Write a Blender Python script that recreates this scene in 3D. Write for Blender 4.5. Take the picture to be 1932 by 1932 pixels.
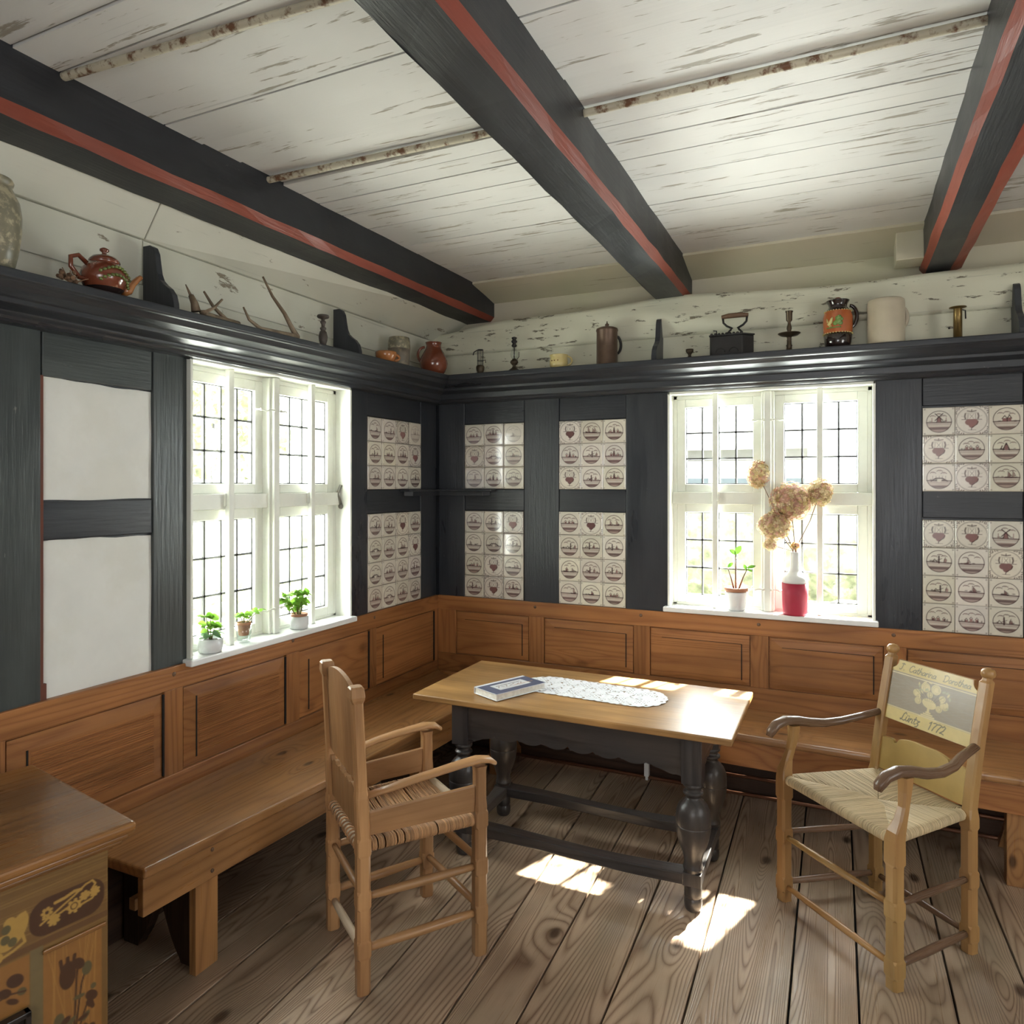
import bpy, bmesh, math, random
import numpy as np
from math import sin, cos, pi, radians, hypot, atan2, sqrt, exp
from mathutils import Vector, Matrix

random.seed(7)
for _o in list(bpy.data.objects):
    bpy.data.objects.remove(_o)
SC = bpy.context.scene
COL = SC.collection

# ------------------------------------------------------------------ camera
CAM_LOC = (2.2964, -3.8444, 1.6)
cd = bpy.data.cameras.new('camera')
cam = bpy.data.objects.new('camera', cd); COL.objects.link(cam)
cam.location = CAM_LOC
cam.rotation_euler = (radians(90), 0, radians(24.905))
cd.sensor_width = 36.0; cd.sensor_fit = 'HORIZONTAL'
cd.lens = 36.0 * 1344.0 / 1932.0
cd.shift_y = -(966.0 - 915.0) / 1932.0
cd.clip_start = 0.05; cd.clip_end = 200
SC.camera = cam

# ------------------------------------------------------------------ light
SC.view_settings.view_transform = 'Standard'
SC.view_settings.look = 'None'
SC.view_settings.gamma = 1.0
SC.view_settings.use_curve_mapping = False
SC.view_settings.exposure = 0.30

wd = bpy.data.worlds.new('daylight'); SC.world = wd
wd.use_nodes = True
bgn = wd.node_tree.nodes['Background']
bgn.inputs[0].default_value = (0.92, 0.95, 1.0, 1)
bgn.inputs[1].default_value = 5.0

def add_light(name, kind, loc, direction, energy, color, **kw):
    ld = bpy.data.lights.new(name, kind)
    ld.energy = energy; ld.color = color
    for k, v in kw.items():
        setattr(ld, k, v)
    o = bpy.data.objects.new(name, ld); COL.objects.link(o)
    o.location = loc
    o.rotation_euler = Vector(direction).to_track_quat('-Z', 'Y').to_euler()
    return o

SUN_DIR = (-0.34, -1.0, -1.0)
add_light('sun', 'SUN', (6, 12, 12), SUN_DIR, 75.0, (1.0, 0.95, 0.86), angle=radians(1.2))
# daylight through the two windows in view; right and rear lights are added fill
add_light('sky_light_back_window', 'AREA', (1.94, 0.34, 1.55), (0, -1, -0.12), 100.0, (0.93, 0.97, 1.0), shape='RECTANGLE', size=1.0, size_y=1.15)
add_light('sky_light_left_window', 'AREA', (-0.36, -1.37, 1.55), (1, 0, -0.12), 72.0, (0.97, 1.0, 0.97), shape='RECTANGLE', size=1.0, size_y=1.15)
add_light('fill_light_right', 'AREA', (4.55, -2.6, 1.6), (-1, 0.1, 0.0), 9.0, (1.0, 0.98, 0.93), shape='RECTANGLE', size=1.6, size_y=1.3)
add_light('fill_light_rear', 'AREA', (2.4, -5.45, 1.6), (-0.05, 1, 0.02), 13.0, (1.0, 0.98, 0.94), shape='RECTANGLE', size=2.2, size_y=1.3)

# ------------------------------------------------------------------ node helpers
class NT:
    def __init__(s, name):
        s.m = bpy.data.materials.new(name); s.m.use_nodes = True
        s.t = s.m.node_tree; s.t.nodes.clear()
        s.out = s.n('ShaderNodeOutputMaterial')
    def n(s, typ, **kw):
        nd = s.t.nodes.new(typ)
        for k, v in kw.items():
            setattr(nd, k, v)
        return nd
    def l(s, a, b):
        s.t.links.new(a, b)
    def val(s, sock, v):
        if hasattr(v, 'is_linked') or isinstance(v, bpy.types.NodeSocket):
            s.l(v, sock)
        else:
            sock.default_value = v
    def math(s, op, a, b=0.0, c=0.0, clamp=False):
        nd = s.n('ShaderNodeMath', operation=op); nd.use_clamp = clamp
        s.val(nd.inputs[0], a); s.val(nd.inputs[1], b); s.val(nd.inputs[2], c)
        return nd.outputs[0]
    def vmath(s, op, a, b):
        nd = s.n('ShaderNodeVectorMath', operation=op)
        s.val(nd.inputs[0], a); s.val(nd.inputs[1], b)
        return nd.outputs[0]
    def attr(s, name):
        return s.n('ShaderNodeAttribute', attribute_name=name)
    def noise(s, vec, scale=1.0, detail=2.0, rough=0.5, dist=0.0):
        nd = s.n('ShaderNodeTexNoise')
        s.l(vec, nd.inputs['Vector'])
        nd.inputs['Scale'].default_value = scale; nd.inputs['Detail'].default_value = detail
        nd.inputs['Roughness'].default_value = rough; nd.inputs['Distortion'].default_value = dist
        return nd.outputs['Fac']
    def voro(s, vec, scale=1.0, rnd=1.0):
        nd = s.n('ShaderNodeTexVoronoi', voronoi_dimensions='2D')
        s.l(vec, nd.inputs['Vector']); nd.inputs['Scale'].default_value = scale
        nd.inputs['Randomness'].default_value = rnd
        return nd.outputs['Distance']
    def mr(s, v, a, b, c=0.0, d=1.0, smooth=False):
        nd = s.n('ShaderNodeMapRange'); nd.interpolation_type = 'SMOOTHSTEP' if smooth else 'LINEAR'
        nd.clamp = True
        s.val(nd.inputs[0], v)
        for i, x in enumerate((a, b, c, d)):
            nd.inputs[i + 1].default_value = x
        return nd.outputs[0]
    def mix(s, fac, a, b, mode='MIX'):
        nd = s.n('ShaderNodeMix', data_type='RGBA', blend_type=mode)
        s.val(nd.inputs[0], fac)
        for i, v in ((6, a), (7, b)):
            if isinstance(v, tuple):
                nd.inputs[i].default_value = (*v, 1) if len(v) == 3 else v
            else:
                s.l(v, nd.inputs[i])
        return nd.outputs[2]
    def bump(s, h, strength=0.3, dist=0.01):
        nd = s.n('ShaderNodeBump')
        nd.inputs['Strength'].default_value = strength; nd.inputs['Distance'].default_value = dist
        s.l(h, nd.inputs['Height'])
        return nd.outputs[0]
    def bsdf(s, color, rough=0.5, normal=None, metal=0.0, spec=0.5, coat=0.0, coat_rough=0.1, trans=0.0, sheen=0.0):
        nd = s.n('ShaderNodeBsdfPrincipled')
        if isinstance(color, tuple):
            nd.inputs['Base Color'].default_value = (*color, 1)
        else:
            s.l(color, nd.inputs['Base Color'])
        s.val(nd.inputs['Roughness'], rough)
        nd.inputs['Metallic'].default_value = metal
        nd.inputs['Specular IOR Level'].default_value = spec
        nd.inputs['Coat Weight'].default_value = coat
        nd.inputs['Coat Roughness'].default_value = coat_rough
        nd.inputs['Transmission Weight'].default_value = trans
        if normal is not None:
            s.l(normal, nd.inputs['Normal'])
        s.l(nd.outputs[0], s.out.inputs[0])
        return nd

def hexlin(h):
    h = h.lstrip('#')
    c = [int(h[i:i + 2], 16) / 255 for i in (0, 2, 4)]
    return tuple(x / 12.92 if x < 0.04045 else ((x + 0.055) / 1.055) ** 2.4 for x in c)

def wood(name, light, dark, sx=0.5, sy=6.0, bands=7.0, amp=0.6, fiber=0.25, rough=0.45, knots=0.0,
         kx=1.3, ky=4.0, knotcol=None, coat=0.0, bump=0.25, var=0.25, spec=0.4, patina=None, pat_amt=0.4, detail=2.0, thin=2.2):
    t = NT(name)
    gc = t.attr('gc').outputs['Vector']
    a = t.vmath('MULTIPLY', gc, (sx, sy, sy))
    n = t.noise(a, 1.0, detail, 0.45, 0.35)
    v = t.math('MULTIPLY', n, bands)
    kn = None
    if knots > 0:
        kd = t.voro(t.vmath('MULTIPLY', gc, (kx, ky, ky * 0.25)), 1.0)
        kr = t.mr(kd, 0.01, 0.26, 1.0, 0.0, True)
        v = t.math('ADD', v, t.math('MULTIPLY', kr, 3.2 * min(1, knots)))
        kn = t.mr(kd, 0.02, 0.065, 1.0, 0.0, True)
    fr = t.math('FRACT', v)
    late = t.math('POWER', t.math('ABSOLUTE', t.math('SUBTRACT', t.math('MULTIPLY', fr, 2.0), 1.0)), thin)
    fib = t.noise(t.vmath('MULTIPLY', gc, (4.0, 170.0, 170.0)), 1.0, 2.0, 0.6)
    f = t.math('ADD', t.math('MULTIPLY', late, amp), t.math('MULTIPLY', t.math('SUBTRACT', fib, 0.5), fiber * 2.0), clamp=True)
    col = t.mix(f, light, dark)
    big = t.noise(t.vmath('MULTIPLY', gc, (1.6, 5.0, 5.0)), 1.0, 3.0, 0.6)
    shade = t.mr(big, 0.25, 0.75, 1.0 - var, 1.0 + var)
    rn = t.math('ADD', t.math('MULTIPLY', t.attr('rnd').outputs['Fac'], 2 * var * 0.6), 1.0 - var * 0.6)
    sh = t.math('MULTIPLY', shade, rn)
    cmb = t.n('ShaderNodeCombineXYZ')
    for i in range(3):
        t.l(sh, cmb.inputs[i])
    col = t.mix(1.0, col, cmb.outputs[0], 'MULTIPLY')
    if patina is not None:
        pm = t.mr(t.noise(t.vmath('MULTIPLY', gc, (1.1, 2.6, 2.6)), 1.3, 4.0, 0.6), 0.45, 0.7, 0.0, pat_amt)
        col = t.mix(pm, col, patina)
    if kn is not None:
        col = t.mix(t.math('MULTIPLY', kn, knots), col, knotcol or tuple(c * 0.35 for c in dark))
    hb = t.math('ADD', t.math('MULTIPLY', late, -0.6), t.math('MULTIPLY', fib, 0.5))
    r = t.mr(fib, 0.3, 0.7, rough - 0.06, rough + 0.08)
    t.bsdf(col, r, t.bump(hb, bump, 0.004), spec=spec, coat=coat, coat_rough=0.18)
    return t.m

def simple(name, color, rough=0.5, metal=0.0, nscale=8.0, var=0.15, bump=0.1, coat=0.0, spec=0.5, color2=None, c2amt=0.5, c2scale=None, trans=0.0):
    t = NT(name)
    tc = t.n('ShaderNodeTexCoord').outputs['Object']
    n = t.noise(tc, nscale, 4.0, 0.6)
    lo = tuple(c * (1 - var) for c in color); hi = tuple(min(1, c * (1 + var)) for c in color)
    col = t.mix(t.mr(n, 0.3, 0.7), lo, hi)
    if color2 is not None:
        n2 = t.noise(tc, c2scale or nscale * 2.5, 5.0, 0.65)
        col = t.mix(t.mr(n2, 0.5, 0.62, 0.0, c2amt), col, color2)
    t.bsdf(col, t.mr(n, 0.3, 0.7, rough * 0.85, min(1, rough * 1.15)), t.bump(n, bump, 0.005), metal=metal, coat=coat, spec=spec, trans=trans)
    return t.m

def vcol_mat(name, rough=0.3, coat=0.0, bump=0.0, spec=0.5):
    t = NT(name)
    c = t.attr('paint').outputs['Color']
    tc = t.n('ShaderNodeTexCoord').outputs['Object']
    n = t.noise(tc, 35.0, 3.0, 0.6)
    sh = t.mr(n, 0.3, 0.7, 0.94, 1.04)
    cmb = t.n('ShaderNodeCombineXYZ')
    for i in range(3):
        t.l(sh, cmb.inputs[i])
    t.bsdf(t.mix(1.0, c, cmb.outputs[0], 'MULTIPLY'), rough, t.bump(n, bump, 0.004) if bump else None, coat=coat, coat_rough=0.08, spec=spec)
    return t.m

def black_paint(name, base, worn, rough=0.42):
    t = NT(name)
    gc = t.attr('gc').outputs['Vector']
    n1 = t.noise(t.vmath('MULTIPLY', gc, (1.5, 6.0, 6.0)), 1.0, 4.0, 0.6)
    fib = t.noise(t.vmath('MULTIPLY', gc, (5.0, 90.0, 90.0)), 1.0, 3.0, 0.6)
    spk = t.noise(t.vmath('MULTIPLY', gc, (9.0, 30.0, 30.0)), 1.0, 5.0, 0.7)
    col = t.mix(t.mr(n1, 0.35, 0.7), base, worn)
    rnv = t.attr('rnd').outputs['Fac']
    col = t.mix(t.math('MULTIPLY', rnv, 0.35), col, tuple(c * 0.6 for c in base))
    col = t.mix(t.mr(spk, 0.69, 0.75, 0.0, 0.45), col, (0.30, 0.29, 0.26))
    h = t.math('ADD', t.math('MULTIPLY', fib, 0.6), t.math('MULTIPLY', n1, 0.8))
    t.bsdf(col, t.mr(n1, 0.3, 0.7, rough - 0.08, rough + 0.12), t.bump(h, 0.35, 0.006), spec=0.5)
    return t.m

def flaked_white(name, base, under, amount=0.5, sx=2.2, sy=26.0, rough=0.55, base2=None):
    """white-washed boards with long thin flakes where the paint has come away"""
    t = NT(name)
    gc = t.attr('gc').outputs['Vector']
    rnv = t.attr('rnd').outputs['Fac']
    big = t.noise(gc, 1.6, 3.0, 0.6)
    fl = t.noise(t.vmath('MULTIPLY', gc, (sx, sy, sy)), 1.0, 5.0, 0.68, 0.2)
    hi = 0.70 - 0.07 * amount
    flk = t.mr(t.math('ADD', fl, t.math('MULTIPLY', t.math('SUBTRACT', big, 0.5), 0.16)), hi, hi + 0.035)
    crack = t.noise(t.vmath('MULTIPLY', gc, (1.2, 60.0, 60.0)), 1.0, 3.0, 0.6)
    crk = t.mr(crack, 0.66, 0.70, 0.0, 0.5)
    col = t.mix(t.mr(big, 0.35, 0.7), base, base2 or tuple(c * 0.86 for c in base))
    col = t.mix(t.math('MULTIPLY', rnv, 0.12), col, tuple(c * 0.7 for c in base))
    col = t.mix(crk, col, tuple(c * 0.6 for c in base))
    col = t.mix(t.math('MULTIPLY', flk, 0.85), col, under)
    h = t.math('SUBTRACT', t.math('MULTIPLY', crack, 0.3), t.math('MULTIPLY', flk, 0.8))
    t.bsdf(col, rough, t.bump(h, 0.4, 0.006), spec=0.35)
    return t.m

M = {}
M['floor'] = wood('floor_pine', (0.46, 0.335, 0.235), (0.135, 0.068, 0.036), sx=0.42, sy=4.6, bands=50.0, amp=0.80, fiber=0.16, rough=0.32,
                  knots=0.9, kx=1.3, ky=2.3, bump=0.25, var=0.28, spec=0.5, patina=(0.20, 0.165, 0.11), pat_amt=0.5, detail=0.5, thin=2.6)
M['bench'] = wood('bench_pine', (0.36, 0.180, 0.068), (0.135, 0.050, 0.018), sx=0.4, sy=6.0, bands=12.0, amp=0.5, fiber=0.2, rough=0.32,
                  knots=0.85, kx=1.6, ky=3.2, bump=0.15, var=0.28, coat=0.3, detail=1.2, patina=(0.15, 0.085, 0.045), pat_amt=0.4)
M['panel'] = wood('panelling_pine', (0.33, 0.140, 0.048), (0.140, 0.044, 0.014), sx=0.35, sy=8.0, bands=12.0, amp=0.5, fiber=0.25, rough=0.38,
                  knots=0.4, kx=1.2, ky=2.0, bump=0.2, var=0.26, detail=1.2)
M['tabletop'] = wood('table_top_oak', (0.37, 0.205, 0.075), (0.16, 0.07, 0.024), sx=0.8, sy=9.0, bands=5.0, amp=0.35, fiber=0.32, rough=0.34,
                     knots=0.0, bump=0.10, var=0.35, coat=0.08, patina=(0.13, 0.065, 0.025), pat_amt=0.6)
M['chair'] = wood('chair_beech', (0.40, 0.22, 0.098), (0.22, 0.10, 0.038), sx=1.2, sy=14.0, bands=4.0, amp=0.35, fiber=0.25, rough=0.36,
                  knots=0.0, bump=0.12, var=0.28, patina=(0.22, 0.10, 0.045), pat_amt=0.5)
M['chair_painted'] = wood('chair_ochre_paint', (0.34, 0.185, 0.07), (0.20, 0.090, 0.03), sx=1.2, sy=14.0, bands=4.0, amp=0.35, fiber=0.2, rough=0.34,
                  knots=0.0, bump=0.1, var=0.25, patina=(0.42, 0.30, 0.11), pat_amt=0.45)
M['chair_dark'] = wood('chair_worn_dark', (0.17, 0.10, 0.06), (0.08, 0.04, 0.025), sx=1.2, sy=14.0, bands=4.0, amp=0.4, fiber=0.25, rough=0.28, bump=0.1, var=0.25)
M['cabinet'] = wood('cabinet_walnut', (0.28, 0.125, 0.033), (0.10, 0.036, 0.010), sx=0.7, sy=9.0, bands=6.0, amp=0.5, fiber=0.3, rough=0.30,
                    knots=0.0, bump=0.1, var=0.3, coat=0.2, patina=(0.10, 0.05, 0.02), pat_amt=0.4)
M['ebony'] = simple('dark_moulding', (0.015, 0.01, 0.008), 0.35)
M['black_turned'] = wood('black_table_oak', (0.040, 0.036, 0.036), (0.014, 0.012, 0.013), sx=1.0, sy=12.0, bands=5.0, amp=0.6, fiber=0.3, rough=0.34,
                         bump=0.2, var=0.2, spec=0.5, patina=(0.16, 0.11, 0.07), pat_amt=0.22)
M['timber'] = black_paint('blue_black_painted_timber', (0.022, 0.025, 0.032), (0.040, 0.044, 0.051), 0.33)
M['timber_grey'] = black_paint('grey_green_painted_timber', (0.036, 0.044, 0.045), (0.064, 0.075, 0.072), 0.36)
M['beam'] = black_paint('black_painted_beam', (0.011, 0.012, 0.015), (0.030, 0.032, 0.037), 0.42)
M['red_edge'] = black_paint('red_painted_chamfer', (0.27, 0.050, 0.027), (0.17, 0.036, 0.020), 0.45)
M['ceiling'] = flaked_white('flaking_white_ceiling_boards', (0.70, 0.69, 0.67), (0.27, 0.235, 0.18), 1.5, sx=3.0, sy=34.0)
M['limewash'] = flaked_white('lime_washed_boards', (0.66, 0.65, 0.56), (0.18, 0.14, 0.09), 0.9, sx=5.0, sy=14.0, base2=(0.56, 0.555, 0.47))
M['log'] = flaked_white('lime_washed_log', (0.66, 0.65, 0.52), (0.09, 0.07, 0.045), 1.3, sx=9.0, sy=34.0, base2=(0.58, 0.57, 0.45))
M['soffit'] = flaked_white('beige_soffit_board', (0.55, 0.50, 0.40), (0.30, 0.24, 0.16), 0.3, base2=(0.48, 0.47, 0.33))  # beige to greenish tone, darker than the ceiling boards
M['plaster'] = simple('white_plaster', (0.74, 0.74, 0.70), 0.75, nscale=5.0, var=0.05, bump=0.35, color2=(0.66, 0.65, 0.58), c2amt=0.4, c2scale=3.0)
M['white_paint'] = simple('white_window_paint', (0.78, 0.79, 0.72), 0.38, nscale=6.0, var=0.05, bump=0.12, color2=(0.70, 0.71, 0.60), c2amt=0.5, c2scale=4.0)
M['sill_white'] = simple('white_sill_paint', (0.80, 0.81, 0.80), 0.22, nscale=5.0, var=0.03, bump=0.05)
M['lead'] = simple('lead_came', (0.10, 0.10, 0.10), 0.5, metal=0.3)
M['iron'] = simple('dark_iron', (0.035, 0.033, 0.032), 0.5, metal=0.6, nscale=30)
M['rust_pipe'] = simple('rusty_painted_iron', (0.52, 0.48, 0.37), 0.5, nscale=9.0, var=0.12, bump=0.5, color2=(0.13, 0.05, 0.018), c2amt=0.97, c2scale=24.0)
M['copper'] = simple('brown_pipe', (0.20, 0.085, 0.045), 0.35, metal=0.4)
M['darkgap'] = simple('dark_gap', (0.006, 0.005, 0.004), 0.9)
M['redcrack'] = simple('red_brown_stain', (0.12, 0.035, 0.018), 0.7)
M['grass'] = simple('grass', (0.46, 0.47, 0.40), 0.9, nscale=2.0, var=0.4)
M['hedge'] = simple('hedge_leaves', (0.26, 0.275, 0.17), 0.9, nscale=6.0, var=0.5, bump=1.0, color2=(0.52, 0.52, 0.40), c2amt=0.8, c2scale=5.0)
M['housewall'] = simple('pale_rendered_wall', (0.80, 0.79, 0.77), 0.8, nscale=2.0, var=0.05)
M['thatch'] = simple('thatch', (0.12, 0.10, 0.075), 0.9, nscale=12.0, var=0.4, bump=0.8)
M['houseglass'] = simple('dark_house_window', (0.07, 0.09, 0.12), 0.2)
M['housetimber'] = simple('house_timber', (0.10, 0.10, 0.11), 0.7)

def glass_mat(name, refl=0.07, tint=(0.97, 0.99, 0.97)):
    t = NT(name)
    tr = t.n('ShaderNodeBsdfTransparent'); tr.inputs[0].default_value = (*tint, 1)
    gl = t.n('ShaderNodeBsdfGlossy'); gl.inputs['Roughness'].default_value = 0.04
    tc = t.n('ShaderNodeTexCoord').outputs['Object']
    t.l(t.bump(t.noise(tc, 7.0, 2.0), 0.15, 0.01), gl.inputs['Normal'])
    mx = t.n('ShaderNodeMixShader')
    fr = t.n('ShaderNodeFresnel'); fr.inputs[0].default_value = 1.4
    bf = t.n('ShaderNodeNewGeometry').outputs['Backfacing']
    t.l(t.math('MULTIPLY', t.math('MULTIPLY', fr.outputs[0], refl / 0.04), t.math('SUBTRACT', 1.0, bf), clamp=True), mx.inputs[0])
    t.l(tr.outputs[0], mx.inputs[1]); t.l(gl.outputs[0], mx.inputs[2])
    t.l(mx.outputs[0], t.out.inputs[0])
    return t.m
M['pane'] = glass_mat('old_window_glass')
M['tumbler'] = glass_mat('clear_tumbler_glass', 0.12, (0.93, 0.96, 0.95))

# ------------------------------------------------------------------ mesh builder
class MB:
    def __init__(s):
        s.v = []; s.f = []; s.fm = []; s.gc = []; s.rn = []; s.sm = []
    def add(s, vs, fs, mat=0, axis=None, smooth=False, gc=None):
        o = len(s.v)
        vs = [tuple(p) for p in vs]
        s.v += vs
        s.f += [tuple(i + o for i in f) for f in fs]
        s.fm += [mat] * len(fs); s.sm += [smooth] * len(fs)
        r = random.random(); s.rn += [r] * len(vs)
        ox, oy, oz = random.uniform(0, 40), random.uniform(0, 40), random.uniform(0, 40)
        if gc is None:
            lo = [min(p[i] for p in vs) for i in range(3)]; hi = [max(p[i] for p in vs) for i in range(3)]
            if axis is None:
                axis = max(range(3), key=lambda i: hi[i] - lo[i])
            oth = [i for i in range(3) if i != axis]
            oth.sort(key=lambda i: lo[i] - hi[i])
            gc = [(p[axis], p[oth[0]], p[oth[1]]) for p in vs]
        s.gc += [(a + ox, b + oy, c + oz) for a, b, c in gc]
        return s
    def box(s, x0, x1, y0, y1, z0, z1, mat=0, axis=None):
        if x0 > x1: x0, x1 = x1, x0
        if y0 > y1: y0, y1 = y1, y0
        if z0 > z1: z0, z1 = z1, z0
        vs = [(x0, y0, z0), (x1, y0, z0), (x1, y1, z0), (x0, y1, z0), (x0, y0, z1), (x1, y0, z1), (x1, y1, z1), (x0, y1, z1)]
        return s.add(vs, BOXF, mat, axis)
    def hexa(s, vs, mat=0, axis=None):
        return s.add(vs, BOXF, mat, axis)
    def prism(s, poly, z0, z1, mat=0, axis=None, plane='xy'):
        n = len(poly)
        def P(a, b, c):
            return {'xy': (a, b, c), 'xz': (a, c, b), 'yz': (c, a, b)}[plane]
        vs = [P(a, b, z0) for a, b in poly] + [P(a, b, z1) for a, b in poly]
        fs = [tuple(range(n))[::-1], tuple(range(n, 2 * n))] + [(i, (i + 1) % n, n + (i + 1) % n, n + i) for i in range(n)]
        return s.add(vs, fs, mat, axis)
    def loft(s, rings, mat=0, axis=None, caps=True, smooth=True, closed=False, gc=None):
        k = len(rings[0]); vs = [p for r in rings for p in r]; fs = []
        R = len(rings)
        for i in range(R if closed else R - 1):
            for j in range(k):
                a = i * k + j; b = i * k + (j + 1) % k; i2 = (i + 1) % R
                fs.append((a, b, i2 * k + (j + 1) % k, i2 * k + j))
        if caps and not closed:
            fs.append(tuple(range(k))[::-1]); fs.append(tuple(range((R - 1) * k, R * k)))
        return s.add(vs, fs, mat, axis, smooth, gc)
    def lathe(s, prof, c=(0, 0, 0), seg=28, mat=0, smooth=True, caps=True, gc=None):
        rings = [[(c[0] + r * cos(2 * pi * j / seg), c[1] + r * sin(2 * pi * j / seg), c[2] + z) for j in range(seg)] for r, z in prof]
        return s.loft(rings, mat, 2, caps, smooth)
    def tube(s, pts, rad, seg=10, mat=0, caps=True, flat=None, smooth=True, closed=False, up=None):
        """tube along pts; flat=(a,b) scales the two section axes"""
        pts = [Vector(p) for p in pts]; n = len(pts)
        if not hasattr(rad, '__len__'):
            rad = [rad] * n
        rings = []; L = 0.0; gcs = []
        prev = None
        for i, p in enumerate(pts):
            if closed:
                d = pts[(i + 1) % n] - pts[i - 1]
            else:
                d = pts[min(i + 1, n - 1)] - pts[max(i - 1, 0)]
            d.normalize()
            if prev is None:
                ref = Vector(up) if up else (Vector((0, 0, 1)) if abs(d.z) < 0.9 else Vector((1, 0, 0)))
            else:
                ref = prev
            a = ref - d * ref.dot(d)
            if a.length < 1e-6: a = Vector((1, 0, 0))
            a.normalize(); prev = a; b = d.cross(a)
            fa, fb = flat if flat else (1, 1)
            ring = []
            if i: L += (pts[i] - pts[i - 1]).length
            for j in range(seg):
                t = 2 * pi * j / seg + (pi / seg)
                ring.append(p + a * cos(t) * rad[i] * fa + b * sin(t) * rad[i] * fb)
                gcs.append((L, cos(t) * rad[i], sin(t) * rad[i]))
            rings.append(ring)
        return s.loft(rings, mat, None, caps, smooth, closed, gcs)
    def ball(s, c, r, seg=12, rng=8, mat=0, sq=(1, 1, 1)):
        prof = [(r * sin(pi * i / rng) * 1.0 + 1e-4, -r * cos(pi * i / rng)) for i in range(rng + 1)]
        rings = [[(c[0] + a * cos(2 * pi * j / seg) * sq[0], c[1] + a * sin(2 * pi * j / seg) * sq[1], c[2] + z * sq[2]) for j in range(seg)] for a, z in prof]
        return s.loft(rings, mat, 2, True, True)
    def sweep(s, prof, p0, p1, out, mat=0):
        """extrude a (d,z) profile from p0 to p1 (2-D points); out = unit 2-D direction of +d; ends may be mitred by passing out pairs"""
        o0, o1 = out if isinstance(out[0], (tuple, list)) else (out, out)
        r0 = [(p0[0] + o0[0] * d, p0[1] + o0[1] * d, z) for d, z in prof]
        r1 = [(p1[0] + o1[0] * d, p1[1] + o1[1] * d, z) for d, z in prof]
        return s.loft([r0, r1], mat, None, True, False)
    def tf(s, mtx):
        s.v = [tuple(mtx @ Vector(p)) for p in s.v]
        return s
    def build(s, name, mats, parent=None, bevel=0.0, seg=2, world=True, origin=None, auto=True, solid=None, recalc=True):
        if not isinstance(mats, (list, tuple)): mats = [mats]
        me = bpy.data.meshes.new(name)
        vs = s.v; off = Vector((0, 0, 0))
        if parent is not None and world:
            inv = parent_world(parent).inverted()
            vs = [tuple(inv @ Vector(p)) for p in vs]
        elif parent is None and auto:
            xs = [p[0] for p in vs]; ys = [p[1] for p in vs]; zs = [p[2] for p in vs]
            off = Vector(((min(xs) + max(xs)) / 2, (min(ys) + max(ys)) / 2, min(zs)))
            vs = [(p[0] - off[0], p[1] - off[1], p[2] - off[2]) for p in vs]
        me.from_pydata(vs, [], s.f)
        a = me.attributes.new('gc', 'FLOAT_VECTOR', 'POINT'); a.data.foreach_set('vector', [x for g in s.gc for x in g])
        a = me.attributes.new('rnd', 'FLOAT', 'POINT'); a.data.foreach_set('value', s.rn)
        for m in mats: me.materials.append(m)
        me.polygons.foreach_set('material_index', s.fm)
        me.polygons.foreach_set('use_smooth', s.sm)
        if recalc:
            bm = bmesh.new(); bm.from_mesh(me)
            bmesh.ops.recalc_face_normals(bm, faces=bm.faces)
            bm.to_mesh(me); bm.free()
        me.update()
        o = bpy.data.objects.new(name, me); COL.objects.link(o)
        o.location = off
        if parent is not None: o.parent = parent
        if bevel > 0:
            b = o.modifiers.new('soft_edges', 'BEVEL'); b.width = bevel; b.segments = seg; b.limit_method = 'ANGLE'; b.angle_limit = radians(35)
            b.harden_normals = False
        return o

BOXF = [(0, 3, 2, 1), (4, 5, 6, 7), (0, 1, 5, 4), (1, 2, 6, 5), (2, 3, 7, 6), (3, 0, 4, 7)]

def parent_world(p):
    m = Matrix.Translation(p.location) @ p.rotation_euler.to_matrix().to_4x4()
    while p.parent is not None:
        p = p.parent
        m = Matrix.Translation(p.location) @ p.rotation_euler.to_matrix().to_4x4() @ m
    return m

def tag(o, label=None, cat=None, group=None, kind=None):
    if label: o['label'] = label
    if cat: o['category'] = cat
    if group: o['group'] = group
    if kind: o['kind'] = kind
    return o

def empty(name, loc, rz=0.0, label=None, cat=None, group=None, kind=None):
    o = bpy.data.objects.new(name, None); COL.objects.link(o)
    o.empty_display_size = 0.05
    o.location = loc; o.rotation_euler = (0, 0, rz)
    return tag(o, label, cat, group, kind)

def struct(o):
    o['kind'] = 'structure'; return o

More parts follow.
